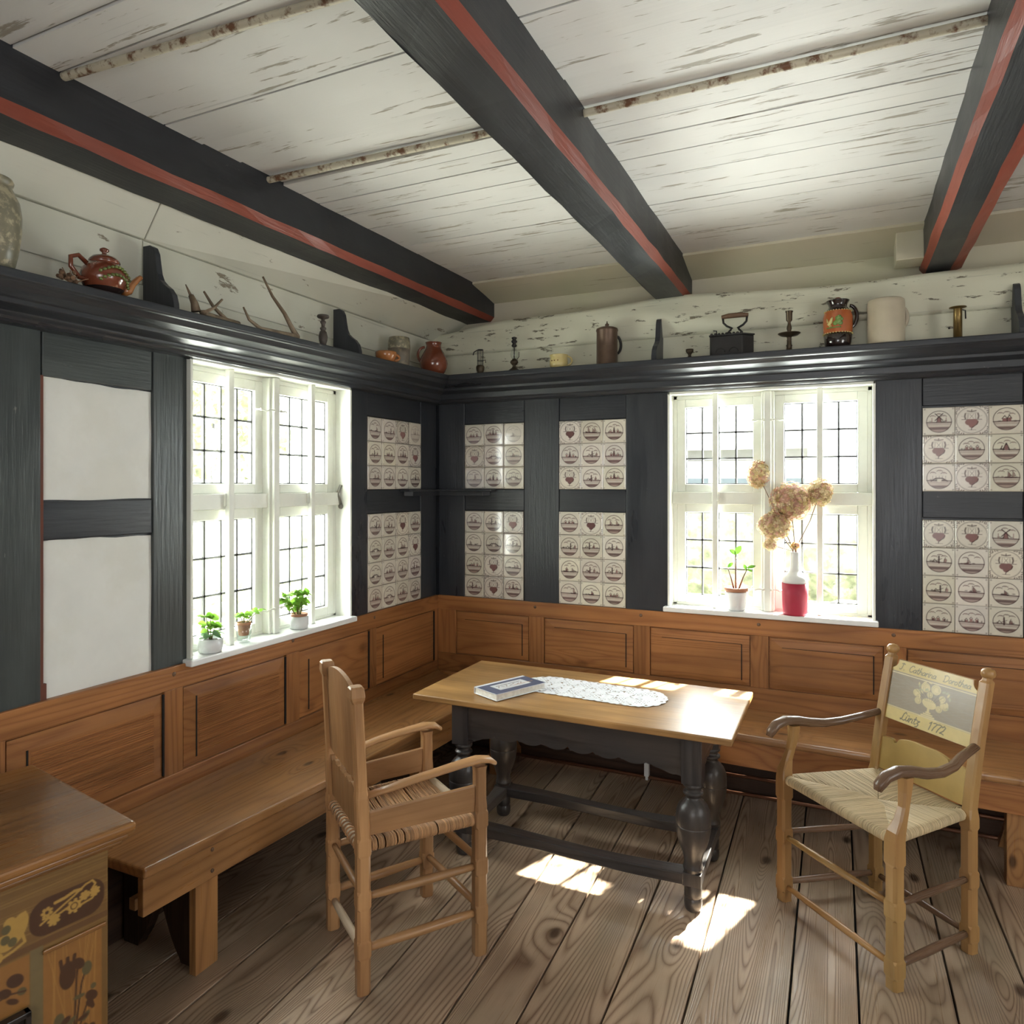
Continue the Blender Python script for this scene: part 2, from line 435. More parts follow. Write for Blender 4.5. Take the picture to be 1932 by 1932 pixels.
# ------------------------------------------------------------------ painted surfaces: a small raster that becomes a coloured mesh
class Canvas:
    def __init__(s, w, h, res, bg):
        s.w, s.h, s.res = w, h, res
        s.nx = int(round(w / res)) + 1; s.ny = int(round(h / res)) + 1
        xs = np.linspace(0, w, s.nx); ys = np.linspace(0, h, s.ny)
        s.X, s.Y = np.meshgrid(xs, ys)
        s.C = np.zeros((s.ny, s.nx, 3)); s.C[:] = bg
    def put(s, m, col, a=1.0):
        m = np.clip(m, 0, 1)[..., None] * a
        s.C = s.C * (1 - m) + np.array(col) * m
    def soft(s, d):
        return 0.5 - d / s.res
    def stroke(s, pts, wd, col, a=1.0):
        D = np.full(s.X.shape, 1e9)
        for (x0, y0), (x1, y1) in zip(pts[:-1], pts[1:]):
            dx, dy = x1 - x0, y1 - y0; L = dx * dx + dy * dy + 1e-12
            t = np.clip(((s.X - x0) * dx + (s.Y - y0) * dy) / L, 0, 1)
            D = np.minimum(D, np.hypot(s.X - x0 - t * dx, s.Y - y0 - t * dy))
        s.put(s.soft(D - wd / 2), col, a)
    def disc(s, cx, cy, rx, ry, col, a=1.0, rot=0.0, cond=None):
        dx, dy = s.X - cx, s.Y - cy
        u = dx * cos(rot) + dy * sin(rot); v = -dx * sin(rot) + dy * cos(rot)
        d = (np.hypot(u / rx, v / ry) - 1) * min(rx, ry)
        m = s.soft(d)
        if cond is not None: m = m * cond
        s.put(m, col, a)
    def ring(s, cx, cy, r, wd, col, a=1.0):
        s.put(s.soft(np.abs(np.hypot(s.X - cx, s.Y - cy) - r) - wd / 2), col, a)
    def rect(s, x0, x1, y0, y1, col, a=1.0):
        d = np.maximum(np.maximum(x0 - s.X, s.X - x1), np.maximum(y0 - s.Y, s.Y - y1))
        s.put(s.soft(d), col, a)
    def mesh(s, name, place, mats, parent=None, keep=None, depth=None):
        """place(X,Y)->(n,3) array; keep = boolean face mask (ny-1,nx-1)"""
        P = place(s.X, s.Y).reshape(-1, 3)
        idx = np.arange(s.nx * s.ny).reshape(s.ny, s.nx)
        q = np.stack([idx[:-1, :-1], idx[:-1, 1:], idx[1:, 1:], idx[1:, :-1]], -1)
        q = q[keep] if keep is not None else q.reshape(-1, 4)
        return grid_obj(name, P, q, s.C.reshape(-1, 3), mats, parent)

def grid_obj(name, P, q, C, mats, parent=None):
    if parent is not None:
        inv = np.array(parent_world(parent).inverted())
        P = P @ inv[:3, :3].T + inv[:3, 3]
        off = (0, 0, 0)
    else:
        off = np.array([(P[:, 0].min() + P[:, 0].max()) / 2, (P[:, 1].min() + P[:, 1].max()) / 2, P[:, 2].min()])
        P = P - off
    used = np.unique(q); remap = np.zeros(len(P), int); remap[used] = np.arange(len(used))
    P = P[used]; C = C[used]; q = remap[q]
    me = bpy.data.meshes.new(name)
    me.from_pydata(P.tolist(), [], q.tolist())
    a = me.attributes.new('paint', 'FLOAT_COLOR', 'POINT')
    a.data.foreach_set('color', np.concatenate([C, np.ones((len(C), 1))], 1).astype(np.float32).ravel())
    for m in (mats if isinstance(mats, (list, tuple)) else [mats]): me.materials.append(m)
    me.update()
    o = bpy.data.objects.new(name, me); COL.objects.link(o); o.location = off
    if parent is not None: o.parent = parent
    return o

M['tile'] = vcol_mat('glazed_tile', 0.12, coat=0.6, bump=0.06)
M['painted'] = vcol_mat('painted_wood', 0.38, coat=0.1, bump=0.05)
M['inlay'] = vcol_mat('wood_inlay', 0.34, coat=0.2, bump=0.05)
M['print'] = vcol_mat('printed_cover', 0.4)

# ================================================================== ROOM SHELL
CEIL = 2.79
# floor boards run away from the camera, each slightly skewed
gaps = [(-0.10, -0.05), (0.14, 0.22), (0.38, 0.46), (0.60, 0.70), (0.845, 0.94), (1.10, 1.21), (1.345, 1.415), (1.60, 1.645), (1.83, 1.865),
        (2.13, 2.15), (2.33, 2.345), (2.597, 2.615), (2.79, 2.85), (3.06, 3.12), (3.32, 3.38), (3.62, 3.66), (3.90, 3.92), (4.2, 4.2), (4.5, 4.5), (4.75, 4.75)]
fb = MB()
for (a0, a2), (b0, b2) in zip(gaps[:-1], gaps[1:]):
    def X(p, q, y): return p + (q - p) * (-y / 2.0)
    g = 0.0035
    y0, y1 = 0.16, -5.7
    e = 0.0015
    vs = [(X(a0, a2, y1) + g, y1, -0.03), (X(b0, b2, y1) - g, y1, -0.03), (b0 - g, y0, -0.03), (a0 + g, y0, -0.03),
          (X(a0, a2, y1) + g, y1, 0), (X(b0, b2, y1) - g, y1, 0), (b0 - g, y0, 0), (a0 + g, y0, 0)]
    dz = random.uniform(-0.0015, 0.0)
    vs = [(x, y, z + dz) for x, y, z in vs]
    fb.hexa(vs, 0, 1)
fb.box(-0.2, 4.8, -5.75, 0.2, -0.05, -0.031, 1)
fo = fb.build('floor', [M['floor'], M['darkgap']], auto=False, bevel=0.0015, seg=1); struct(fo)

# ceiling boards run along the back wall
ylines = [0.2, -0.14, -0.433, -0.713, -0.846, -1.117, -1.30, -1.45, -1.563, -1.66, -1.87, -2.04, -2.19, -2.53, -2.66, -2.9, -3.15, -3.4, -3.7, -3.95, -4.2, -4.5, -4.8, -5.1, -5.4, -5.8]
cb = MB()
for i in range(1, len(ylines) - 1):
    b, a = ylines[i], ylines[i + 1]
    g = 0.0026 if i % 3 else 0.0045
    lift = 0.012 if i in (9,) else (0.006 if i in (10, 14) else random.uniform(0, 0.003))
    for xa, xb in ((-0.2, 1.46), (1.46, 2.715), (2.715, 4.8)):
        cb.box(xa, xb, a + g, b - g, CEIL + lift, CEIL + 0.03, 0, 0)
cb.box(-0.3, 4.9, -5.9, -0.1, CEIL + 0.031, CEIL + 0.12, 1)
struct(cb.build('ceiling', [M['ceiling'], M['darkgap']], auto=False))

WT = 0.20   # wall thickness
def opening_wall(mb, a0, a1, z0, z1, oa0, oa1, oz0, oz1, put):
    put(a0, oa0, z0, z1); put(oa1, a1, z0, z1); put(oa0, oa1, z0, oz0); put(oa0, oa1, oz1, z1)

W2 = (1.44, 2.44, 0.925, 2.10)      # back window: x range, z range
W1 = (-1.868, -0.87, 0.905, 2.10)   # left window: y range, z range

wb = MB()
opening_wall(wb, -WT, 4.8, -0.05, 2.26, W2[0], W2[1], W2[2], W2[3], lambda a, b, c, d: wb.box(a, b, 0.03, WT, c, d, 0))
wb.box(-WT, 4.8, 0.12, WT, 2.26, 3.0, 1, 0)
struct(wb.build('wall_back', [M['timber'], M['soffit']], auto=False))
wl = MB()
opening_wall(wl, -5.8, 0.03, -0.05, 2.26, W1[0], W1[1], W1[2], W1[3], lambda a, b, c, d: wl.box(-WT, -0.03, a, b, c, d, 0))
wl.box(-WT, -0.05, -5.8, 0.12, 2.26, 3.0, 1, 1)
# plaster infill panels between the timbers, slightly bulging
def plaster(y0, y1, z0, z1):
    nx, nz = 14, 18; vs = []; fs = []
    ph = random.uniform(0, 9)
    for j in range(nz + 1):
        for i in range(nx + 1):
            u, w = i / nx, j / nz
            bul = 0.006 * min(1, 14 * u, 14 * (1 - u), 14 * w, 14 * (1 - w)) + 0.0015 * sin(7 * u + ph) * cos(9 * w + ph)
            yy = y0 + (y1 - y0) * u; zz = z0 + (z1 - z0) * w
            if i == 0: yy += 0.004 * sin(11 * w + ph)
            if j == nz: zz += 0.003 * sin(5 * u + ph) + 0.0015 * sin(17 * u)
            if j == 0: zz += 0.002 * sin(8 * u + ph)
            vs.append((-0.0255 + bul, yy, zz))
    for j in range(nz):
        for i in range(nx):
            a = j * (nx + 1) + i; fs.append((a, a + 1, a + nx + 2, a + nx + 1))
    wl.add(vs, fs, 2, smooth=True)
plaster(-2.417, -2.014, 0.90, 1.418)
plaster(-2.417, -2.016, 1.55, 1.945)
wl.box(-0.028, -0.0145, -2.425, -2.414, 0.90, 1.95, 3)
wl.box(-0.028, -0.013, -2.424, -2.405, 0.895, 0.965, 3)
struct(wl.build('wall_left', [M['timber'], M['limewash'], M['plaster'], M['redcrack']], auto=False, recalc=True))

# unseen sides of the room, with openings added to let fill light in
wr = MB()
wr.box(4.7, 4.9, -5.8, -3.1, -0.05, 3.0); wr.box(4.7, 4.9, -2.2, 0.2, -0.05, 3.0)
wr.box(4.7, 4.9, -3.1, -2.2, -0.05, 1.0); wr.box(4.7, 4.9, -3.1, -2.2, 2.1, 3.0)
struct(wr.build('wall_right', M['plaster'], auto=False))
wq = MB()
wq.box(-0.2, 1.9, -5.9, -5.6, -0.05, 3.0); wq.box(2.9, 4.9, -5.9, -5.6, -0.05, 3.0)
wq.box(1.9, 2.9, -5.9, -5.6, -0.05, 1.0); wq.box(1.9, 2.9, -5.9, -5.6, 2.1, 3.0)
struct(wq.build('wall_rear', M['plaster'], auto=False))

TN = [0]
def trim(mb, mats, bevel=0.004, label=None):
    TN[0] += 1
    o = mb.build('trim_%d' % TN[0], mats, auto=False, bevel=bevel, seg=2); struct(o)
    return o
# timber frame, left wall (posts full height, cross pieces between them)
ZT = 2.16
for y0, y1, m in ((-3.3, -2.423, 'timber_grey'), (-2.016, -1.868, 'timber_grey'), (-0.87, -0.712, 'timber'), (-0.176, -0.0, 'timber')):
    trim(MB().box(-0.031, -0.010 - random.uniform(0, .003), y0, y1, 0.88, ZT), M[m])
for y0, y1, z0, z1, m in ((-2.417, -2.018, 1.948, ZT, 'timber_grey'), (-2.417, -2.018, 1.422, 1.548, 'timber'),
                          (-0.71, -0.178, 1.972, ZT, 'timber'), (-0.71, -0.178, 1.446, 1.574, 'timber'), (-1.868, -0.87, 2.10, ZT, 'timber')):
    trim(MB().box(-0.031, -0.015 - random.uniform(0, .003), y0, y1, z0, z1, 0, 1), M[m])
# back wall
for x0, x1, m in ((0.0, 0.183, 'timber'), (0.585, 0.805, 'timber'), (1.205, 1.44, 'timber'), (2.44, 2.635, 'timber'), (3.032, 3.2, 'timber')):
    trim(MB().box(x0, x1, 0.010 + random.uniform(0, .003), 0.031, 0.88, ZT), M[m])
for x0, x1 in ((0.185, 0.583), (0.807, 1.203), (2.637, 3.03), (3.2, 3.6)):
    trim(MB().box(x0, x1, 0.016, 0.031, 1.972, ZT, 0, 0), M['timber'])
    trim(MB().box(x0, x1, 0.016, 0.031, 1.446, 1.574, 0, 0), M['timber'])
trim(MB().box(1.44, 2.44, 0.014, 0.031, 2.10, ZT, 0, 0), M['timber'])

# upper back wall: boards behind the shelf objects, a lumpy lime-washed log above
def lumpy(fn_top, x0, x1, z0, yb, name, mats, nx=120, nz=10, seed=1, amp=0.006):
    vs = []; fs = []
    for i in range(nx + 1):
        x = x0 + (x1 - x0) * i / nx
        zt = fn_top(x)
        prof = [(yb + 0.03, z0)] + [(yb - amp * 1.6 * sin(pi * (j / nz) ** 0.8) - amp * 0.6 * sin(3.1 * x + j * 0.5 + seed) - amp * .3 * sin(11 * x + j), z0 + (zt - z0) * j / nz) for j in range(nz + 1)] + [(0.122, zt + 0.012)]
        for y, z in prof: vs.append((x, y, z))
    k = nz + 3
    for i in range(nx):
        for j in range(k - 1):
            a = i * k + j; fs.append((a, a + k, a + k + 1, a + 1))
    b = MB(); b.add(vs, fs, 0, 0, True)
    o = b.build(name, mats, auto=False); return struct(o)
def logtop(x):
    return 2.585 + 0.028 * exp(-((x - 1.45) / 0.5) ** 2) - 0.05 * exp(-((x - 0.0) / 0.35) ** 2) + 0.006 * sin(5 * x) + 0.02 * max(0, x - 2.8)
def seam(x):
    return 2.405 + 0.02 * sin(1.7 * x + 0.4) + 0.004 * sin(9 * x)
TN[0] += 1; lumpy(logtop, -0.05, 4.7, 2.40, 0.0, 'trim_%d' % TN[0], M['log'], amp=0.010)
TN[0] += 1; lumpy(lambda x: 2.42, -0.05, 4.7, 2.20, 0.018, 'trim_%d' % TN[0], M['log'], amp=0.004, seed=4)
# soffit strip between ceiling boards and wall
b = MB()
b.hexa([(-0.1, -0.15, CEIL - 0.012), (4.7, -0.15, CEIL - 0.012), (4.7, 0.13, 2.722), (-0.1, 0.13, 2.722), (-0.1, -0.15, CEIL + 0.03), (4.7, -0.15, CEIL + 0.03), (4.7, 0.13, 2.80), (-0.1, 0.13, 2.80)], 0, 0)
trim(b, M['soffit'], 0.002)
# small block by the right beam
trim(MB().box(2.52, 2.635, -0.10, 0.05, 2.64, 2.785, 0, 2), M['soffit'])

# left wall above the shelf: two upright boards and a canted one leaning up to the beam
b = MB()
yA, yB = -5.5, 0.05
b.box(-0.055, -0.046, yA, yB, 2.20, 2.335, 0, 1)
b.box(-0.055, -0.040, yA, -2.04, 2.338, 2.50, 0, 1); b.box(-0.055, -0.042, -2.036, yB, 2.338, 2.50, 0, 1)
for ya, yb in ((yA, -2.04), (-2.036, 0.13)):
    xa = 0.04 + 0.058 * (ya + 2.6); xb = 0.04 + 0.058 * (yb + 2.6)
    b.hexa([(-0.055, ya, 2.503), (-0.03, ya, 2.503), (-0.03, yb, 2.503), (-0.055, yb, 2.503), (xa - 0.02, ya, 2.70), (xa + 0.01, ya, 2.66), (xb + 0.01, yb, 2.66), (xb - 0.02, yb, 2.70)], 0, 1)
trim(b, M['limewash'], 0.003)

# ------------------------------------------------------------------ ceiling beams with red chamfers
def beam(xl0, xr0, xl1, xr1, y0, y1, zb, chL, chR, label, name='ceiling_beam'):
    """y0 = far end; chL/chR chamfer sizes (dx,dz)"""
    e = empty(name, ((xl0 + xr0) / 2, (y0 + y1) / 2, zb), 0, label, 'beam', 'ceiling beams')
    def sec(xl, xr, y, k):
        return [(xl, y, CEIL + 0.02), (xl, y, zb + chL[1]), (xl + chL[0], y, zb), (xr - chR[0], y, zb), (xr, y, zb + chR[1]), (xr, y, CEIL + 0.02)]
    N = 40; rings = []
    for i in range(N + 1):
        t = i / N; y = y0 + (y1 - y0) * t
        j = 0.0025
        xl = xl0 + (xl1 - xl0) * t; xr = xr0 + (xr1 - xr0) * t
        rings.append([(x + random.uniform(-j, j), yy, z + (random.uniform(-j, j) if z < CEIL else 0)) for x, yy, z in sec(xl, xr, y, t)])
    b = MB(); b.loft(rings, 0, 1, True, False)
    # faces on chamfers red
    k = 6
    o = b.build('body', [M['beam'], M['red_edge']], e)
    for p in o.data.polygons:
        vs = [o.data.vertices[i].index % k for i in p.vertices]
        s = set(vs)
        if (chL[0] > 0 and s == {1, 2}) or (chR[0] > 0 and s == {3, 4}):
            if len(p.vertices) == 4: p.material_index = 1
    return e
beam(0.148, 0.336, -0.05, 0.15, 0.14, -5.6, 2.612, (0, 0), (0.027, 0.031), 'black ceiling beam nearest the left wall, red stripe along one edge')
beam(1.372, 1.548, 1.372, 1.548, 0.15, -5.6, 2.612, (0, 0), (0.025, 0.030), 'black ceiling beam crossing the middle of the ceiling, one red edge')
beam(2.632, 2.806, 2.632, 2.806, 0.16, -5.6, 2.612, (0.024, 0.030), (0.050, 0.018), 'black ceiling beam at the right with two red edges')
# rusty iron pipes crossing the ceiling
def pipe(x0, x1, y0, y1, z, label):
    b = MB(); N = 30
    b.tube([(x0 + (x1 - x0) * i / N, y0 + (y1 - y0) * i / N, z) for i in range(N + 1)], 0.0125, 12)
    o = b.build('iron_pipe', M['rust_pipe']); tag(o, label, 'pipe', 'iron pipes under the ceiling')
pipe(1.53, 2.65, -1.69, -1.69, CEIL - 0.006, 'rust-spotted white iron pipe on the ceiling between middle and right beams')
pipe(0.25, 1.39, -1.735, -1.70, CEIL - 0.006, 'rust-spotted iron pipe on the ceiling between left and middle beams, nearer the corner')
pipe(0.22, 1.39, -2.52, -2.44, CEIL - 0.006, 'flaking iron pipe on the ceiling at the top left of the picture')

# ------------------------------------------------------------------ windows
def window(name, A0, A1, Z0, Z1, T, flip, label):
    """A = coordinate along the wall, d = depth outwards; T maps (a,d,z) to the world"""
    c = T((A0 + A1) / 2, 0.08, Z0)
    e = empty(name, c, 0, label, 'window', None, 'structure')
    def bx(mb, a0, a1, d0, d1, z0, z1, mat=0, axis=None):
        p, q = T(a0, d0, z0), T(a1, d1, z1)
        mb.box(p[0], q[0], p[1], q[1], p[2], q[2], mat, axis)
    W = A1 - A0
    dF = 0.085  # front of casements
    # lining of the reveal
    b = MB()
    bx(b, A0, A0 + 0.012, -0.008, 0.16, Z0, Z1); bx(b, A1 - 0.012, A1, -0.008, 0.16, Z0, Z1); bx(b, A0, A1, -0.008, 0.16, Z1 - 0.014, Z1)
    b.build('reveal_lining', M['white_paint'], e, bevel=0.002)
    b = MB(); bx(b, A0 - 0.02, A1 + 0.012, -0.035, 0.17, Z0 - 0.005, Z0 + 0.022)
    b.build('window_sill', M['sill_white'], e, bevel=0.005)
    zs = Z0 + 0.022
    # outer frame, central mullion, transom
    b = MB()
    bx(b, A0 + 0.012, A0 + 0.032, dF, 0.15, zs, Z1 - 0.014); bx(b, A1 - 0.032, A1 - 0.012, dF, 0.15, zs, Z1 - 0.014)
    bx(b, A0 + 0.012, A1 - 0.012, dF, 0.15, Z1 - 0.034, Z1 - 0.014); bx(b, A0 + 0.012, A1 - 0.012, dF, 0.15, zs, zs + 0.012)
    b.build('frame', M['white_paint'], e, bevel=0.002)
    am = (A0 + A1) / 2 + 0.005
    b = MB()
    bx(b, am - 0.032, am + 0.032, 0.045, 0.15, zs, Z1 - 0.014)
    bx(b, am - 0.018, am + 0.018, 0.028, 0.05, zs, Z1 - 0.014)
    b.build('mullion', M['white_paint'], e, bevel=0.006)
    b = MB()
    bx(b, A0 + 0.012, am - 0.02, 0.055, 0.15, 1.497, 1.562); bx(b, am + 0.02, A1 - 0.012, 0.055, 0.15, 1.497, 1.562)
    b.build('transom', M['white_paint'], e, bevel=0.003)
    for k, (ca0, ca1) in enumerate(((A0 + 0.032, am - 0.032), (am + 0.032, A1 - 0.032))):
        for (z0, z1) in ((zs + 0.012, 1.497), (1.562, Z1 - 0.034)):
            b = MB(); r = 0.045
            bx(b, ca0, ca0 + r, dF, 0.125, z0, z1); bx(b, ca1 - r, ca1, dF, 0.125, z0, z1)
            bx(b, ca0 + r, ca1 - r, dF, 0.125, z0, z0 + r * 0.95, 0, 0); bx(b, ca0 + r, ca1 - r, dF, 0.125, z1 - r * 1.0, z1, 0, 0)
            cs = b.build('casement', M['white_paint'], e, bevel=0.003)
            g0, g1, h0, h1 = ca0 + r, ca1 - r, z0 + r * 0.95, z1 - r
            b = MB(); bx(b, g0, g1, 0.108, 0.111, h0, h1)
            b.build('glass_pane', M['pane'], cs)
            b = MB()
            for q in range(5):
                a = g0 + (g1 - g0) * q / 4
                bx(b, a - 0.0044, a + 0.0044, 0.103, 0.116, h0, h1)
            for q in range(4):
                z = h0 + (h1 - h0) * q / 3
                wv = 0.0008 * sin(5 * q + k)
                bx(b, g0, g1, 0.103, 0.116, z - 0.0044 + wv, z + 0.0044 + wv)
            b.build('lead_lattice', M['lead'], cs)
    # upright bars standing in front of the casements
    for a in ((A0 + am) / 2 + 0.0 - 0.01, (A1 + am) / 2 + 0.0):
        b = MB(); bx(b, a - 0.0135, a + 0.0135, 0.030, 0.055, zs, Z1 - 0.012)
        for zz in (1.53,):
            bx(b, a - 0.020, a + 0.020, 0.046, 0.058, zz - 0.02, zz + 0.035)
        b.build('upright_bar', M['white_paint'], e, bevel=0.003)
    # hook latches by the mullion
    for sgn in (-1, 1):
        for zz in (zs + 0.115, 1.935):
            b = MB()
            P = [(am + sgn * 0.020, 0.024, zz), (am + sgn * 0.045, 0.022, zz + 0.002), (am + sgn * 0.060, 0.03, zz - 0.006), (am + sgn * 0.075, 0.05, zz + 0.002), (am + sgn * 0.08, 0.08, zz + 0.004)]
            b.tube([T(*p) for p in P], 0.0035, 6)
            for q in (0, 3):
                b.ball(T(*P[q]), 0.007, 8, 6)
            b.build('latch', M['white_paint'], e)
    return e

T2 = lambda a, d, z: (a, d, z)
T1 = lambda a, d, z: (-d, a, z)
w2 = window('window_2', *W2[:2], W2[2], W2[3], T2, False, 'white mullioned leaded window in the back wall with vase on its sill')
w1 = window('window_1', *W1[:2], W1[2], W1[3], T1, True, 'white mullioned leaded window in the left wall with three small plants')
# iron catch on the left window's reveal
b = MB(); b.tube([(-0.05, -0.884, 1.60), (-0.06, -0.90, 1.555), (-0.05, -0.885, 1.50)], 0.008, 8); b.ball((-0.05, -0.885, 1.49), 0.014, 8, 6)
b.build('catch', simple('grey_iron_catch', (0.22, 0.21, 0.18), 0.5, metal=.4), w1)
M['under'] = wood('shaded_underbench_boards', (0.045, 0.022, 0.012), (0.018, 0.009, 0.005), rough=0.6)  # near-black tone stands in for the shade beneath the benches
# ================================================================== OUTSIDE
def ground():
    b = MB(); b.box(-30, 30, 0.35, 45, -0.40, -0.30, 0); b.box(-45, -0.3, -30, 0.35, -0.40, -0.30, 0)
    o = b.build('lawn', M['grass'], auto=False); tag(o, 'pale green lawn outside the two windows', 'grass', None, 'stuff')
ground()
# thatched eave over the back window
b = MB()
b.hexa([(-0.8, 0.22, 2.90), (5.2, 0.22, 2.90), (5.2, 1.02, 2.50), (-0.8, 1.02, 2.50), (-0.8, 0.22, 3.5), (5.2, 0.22, 3.5), (5.2, 1.15, 2.68), (-0.8, 1.15, 2.68)], 0, 0)
o = b.build('roof_eave', M['thatch'], auto=False); tag(o, 'thatched roof eave overhanging outside the back window', 'roof')
def hedge(name, x0, x1, y0, y1, h, label, seed):
    rng = random.Random(seed); b = MB()
    nx = max(8, int(hypot(x1 - x0, y1 - y0) / 0.25))
    rings = []
    dx, dy = (x1 - x0) / nx, (y1 - y0) / nx; L = hypot(dx, dy); px, py = -dy / L, dx / L
    for i in range(nx + 1):
        cx, cy = x0 + dx * i, y0 + dy * i; r = []
        for j in range(14):
            t = 2 * pi * j / 14; rr = 1 + rng.uniform(-.12, .12)
            r.append((cx + px * 0.5 * cos(t) * rr, cy + py * 0.5 * cos(t) * rr, -0.15 + h / 2 + h / 2 * sin(t) * rr * .93))
        rings.append(r)
    b.loft(rings, 0, None, True, False)
    o = b.build(name, M['hedge']); tag(o, label, 'hedge', 'garden hedges')
hedge('garden_hedge', -4.0, 9, 7.0, 7.6, 1.75, 'leafy hedge seen through the back window', 3)
hedge('garden_hedge', -5.6, -6.0, -7, 5.5, 1.5, 'leafy hedge seen through the left window', 4)
def house(name, x0, x1, y0, y1, wallh, roofh, face, label):
    e = empty(name, ((x0 + x1) / 2, (y0 + y1) / 2, -0.30), 0, label, 'house')
    b = MB(); b.box(x0, x1, y0, y1, -0.30, wallh)
    b.build('walls', M['housewall'], e)
    b = MB(); m = 0.5
    if face == 'y':
        yc = (y0 + y1) / 2
        b.prism([(y0 - m, wallh - 0.2), (y1 + m, wallh - 0.2), (yc, wallh + roofh)], x0 - m, x1 + m, plane='yz')
    else:
        xc = (x0 + x1) / 2
        b.prism([(x0 - m, wallh - 0.2), (x1 + m, wallh - 0.2), (xc, wallh + roofh)], y0 - m, y1 + m, plane='xz')
    b.build('roof', M['housewall'], e)
    n = 4
    for i in range(n):
        t = (i + 0.5) / n
        b = MB()
        if face == 'y':
            xc = x0 + (x1 - x0) * t
            b.box(xc - 0.45, xc + 0.45, y0 - 0.05, y0 + 0.02, 0.75, 1.75)
        else:
            yc = y0 + (y1 - y0) * t
            b.box(x1 - 0.02, x1 + 0.05, yc - 0.45, yc + 0.45, 0.75, 1.75)
        b.build('house_window', M['houseglass'], e)
    b = MB()
    if face == 'y': b.box(x0, x1, y0 - 0.10, y0 + 0.02, wallh - 0.45, wallh - 0.15)
    else: b.box(x1 - 0.02, x1 + 0.1, y0, y1, wallh - 0.45, wallh - 0.15)
    b.build('eave_board', M['housetimber'], e)
house('cottage', -2.5, 1.6, 13, 18, 2.6, 2.4, 'y', 'pale cottage with dark windows seen through the back window')
house('cottage', -18, -12, -2, 8.5, 2.4, 2.6, 'x', 'pale cottage with dark windows seen through the left window')
def tree(x, y, h, r, seed, label):
    rng = random.Random(seed); e = empty('garden_tree', (x, y, -0.30), 0, label, 'tree', 'garden trees')
    MB().lathe([(0.16, 0), (0.12, h * 0.4), (0.05, h * 0.75)], (x, y, -0.30), 10).build('trunk', M['housetimber'], e)
    b = MB()
    for i in range(420):
        a = rng.uniform(0, 2 * pi); u = rng.uniform(-1, 1); q = r * rng.uniform(0.3, 1) ** 0.6
        c = Vector((x + q * cos(a) * sqrt(1 - u * u), y + q * sin(a) * sqrt(1 - u * u), -0.30 + h * 0.72 + q * u * 0.9))
        s = rng.uniform(0.12, 0.25); d1 = Vector((rng.uniform(-1, 1), rng.uniform(-1, 1), rng.uniform(-1, 1))).normalized(); d2 = d1.orthogonal().normalized()
        b.add([c - d1 * s, c + d2 * s * .5, c + d1 * s, c - d2 * s * .5], [(0, 1, 2, 3)])
    b.build('crown', M['hedge'], e, recalc=False)
tree(4.6, 10.5, 4.6, 1.6, 5, 'loose green tree beyond the back window hedge')
tree(-9.0, 6.5, 4.2, 1.4, 6, 'loose green tree beyond the left window hedge')

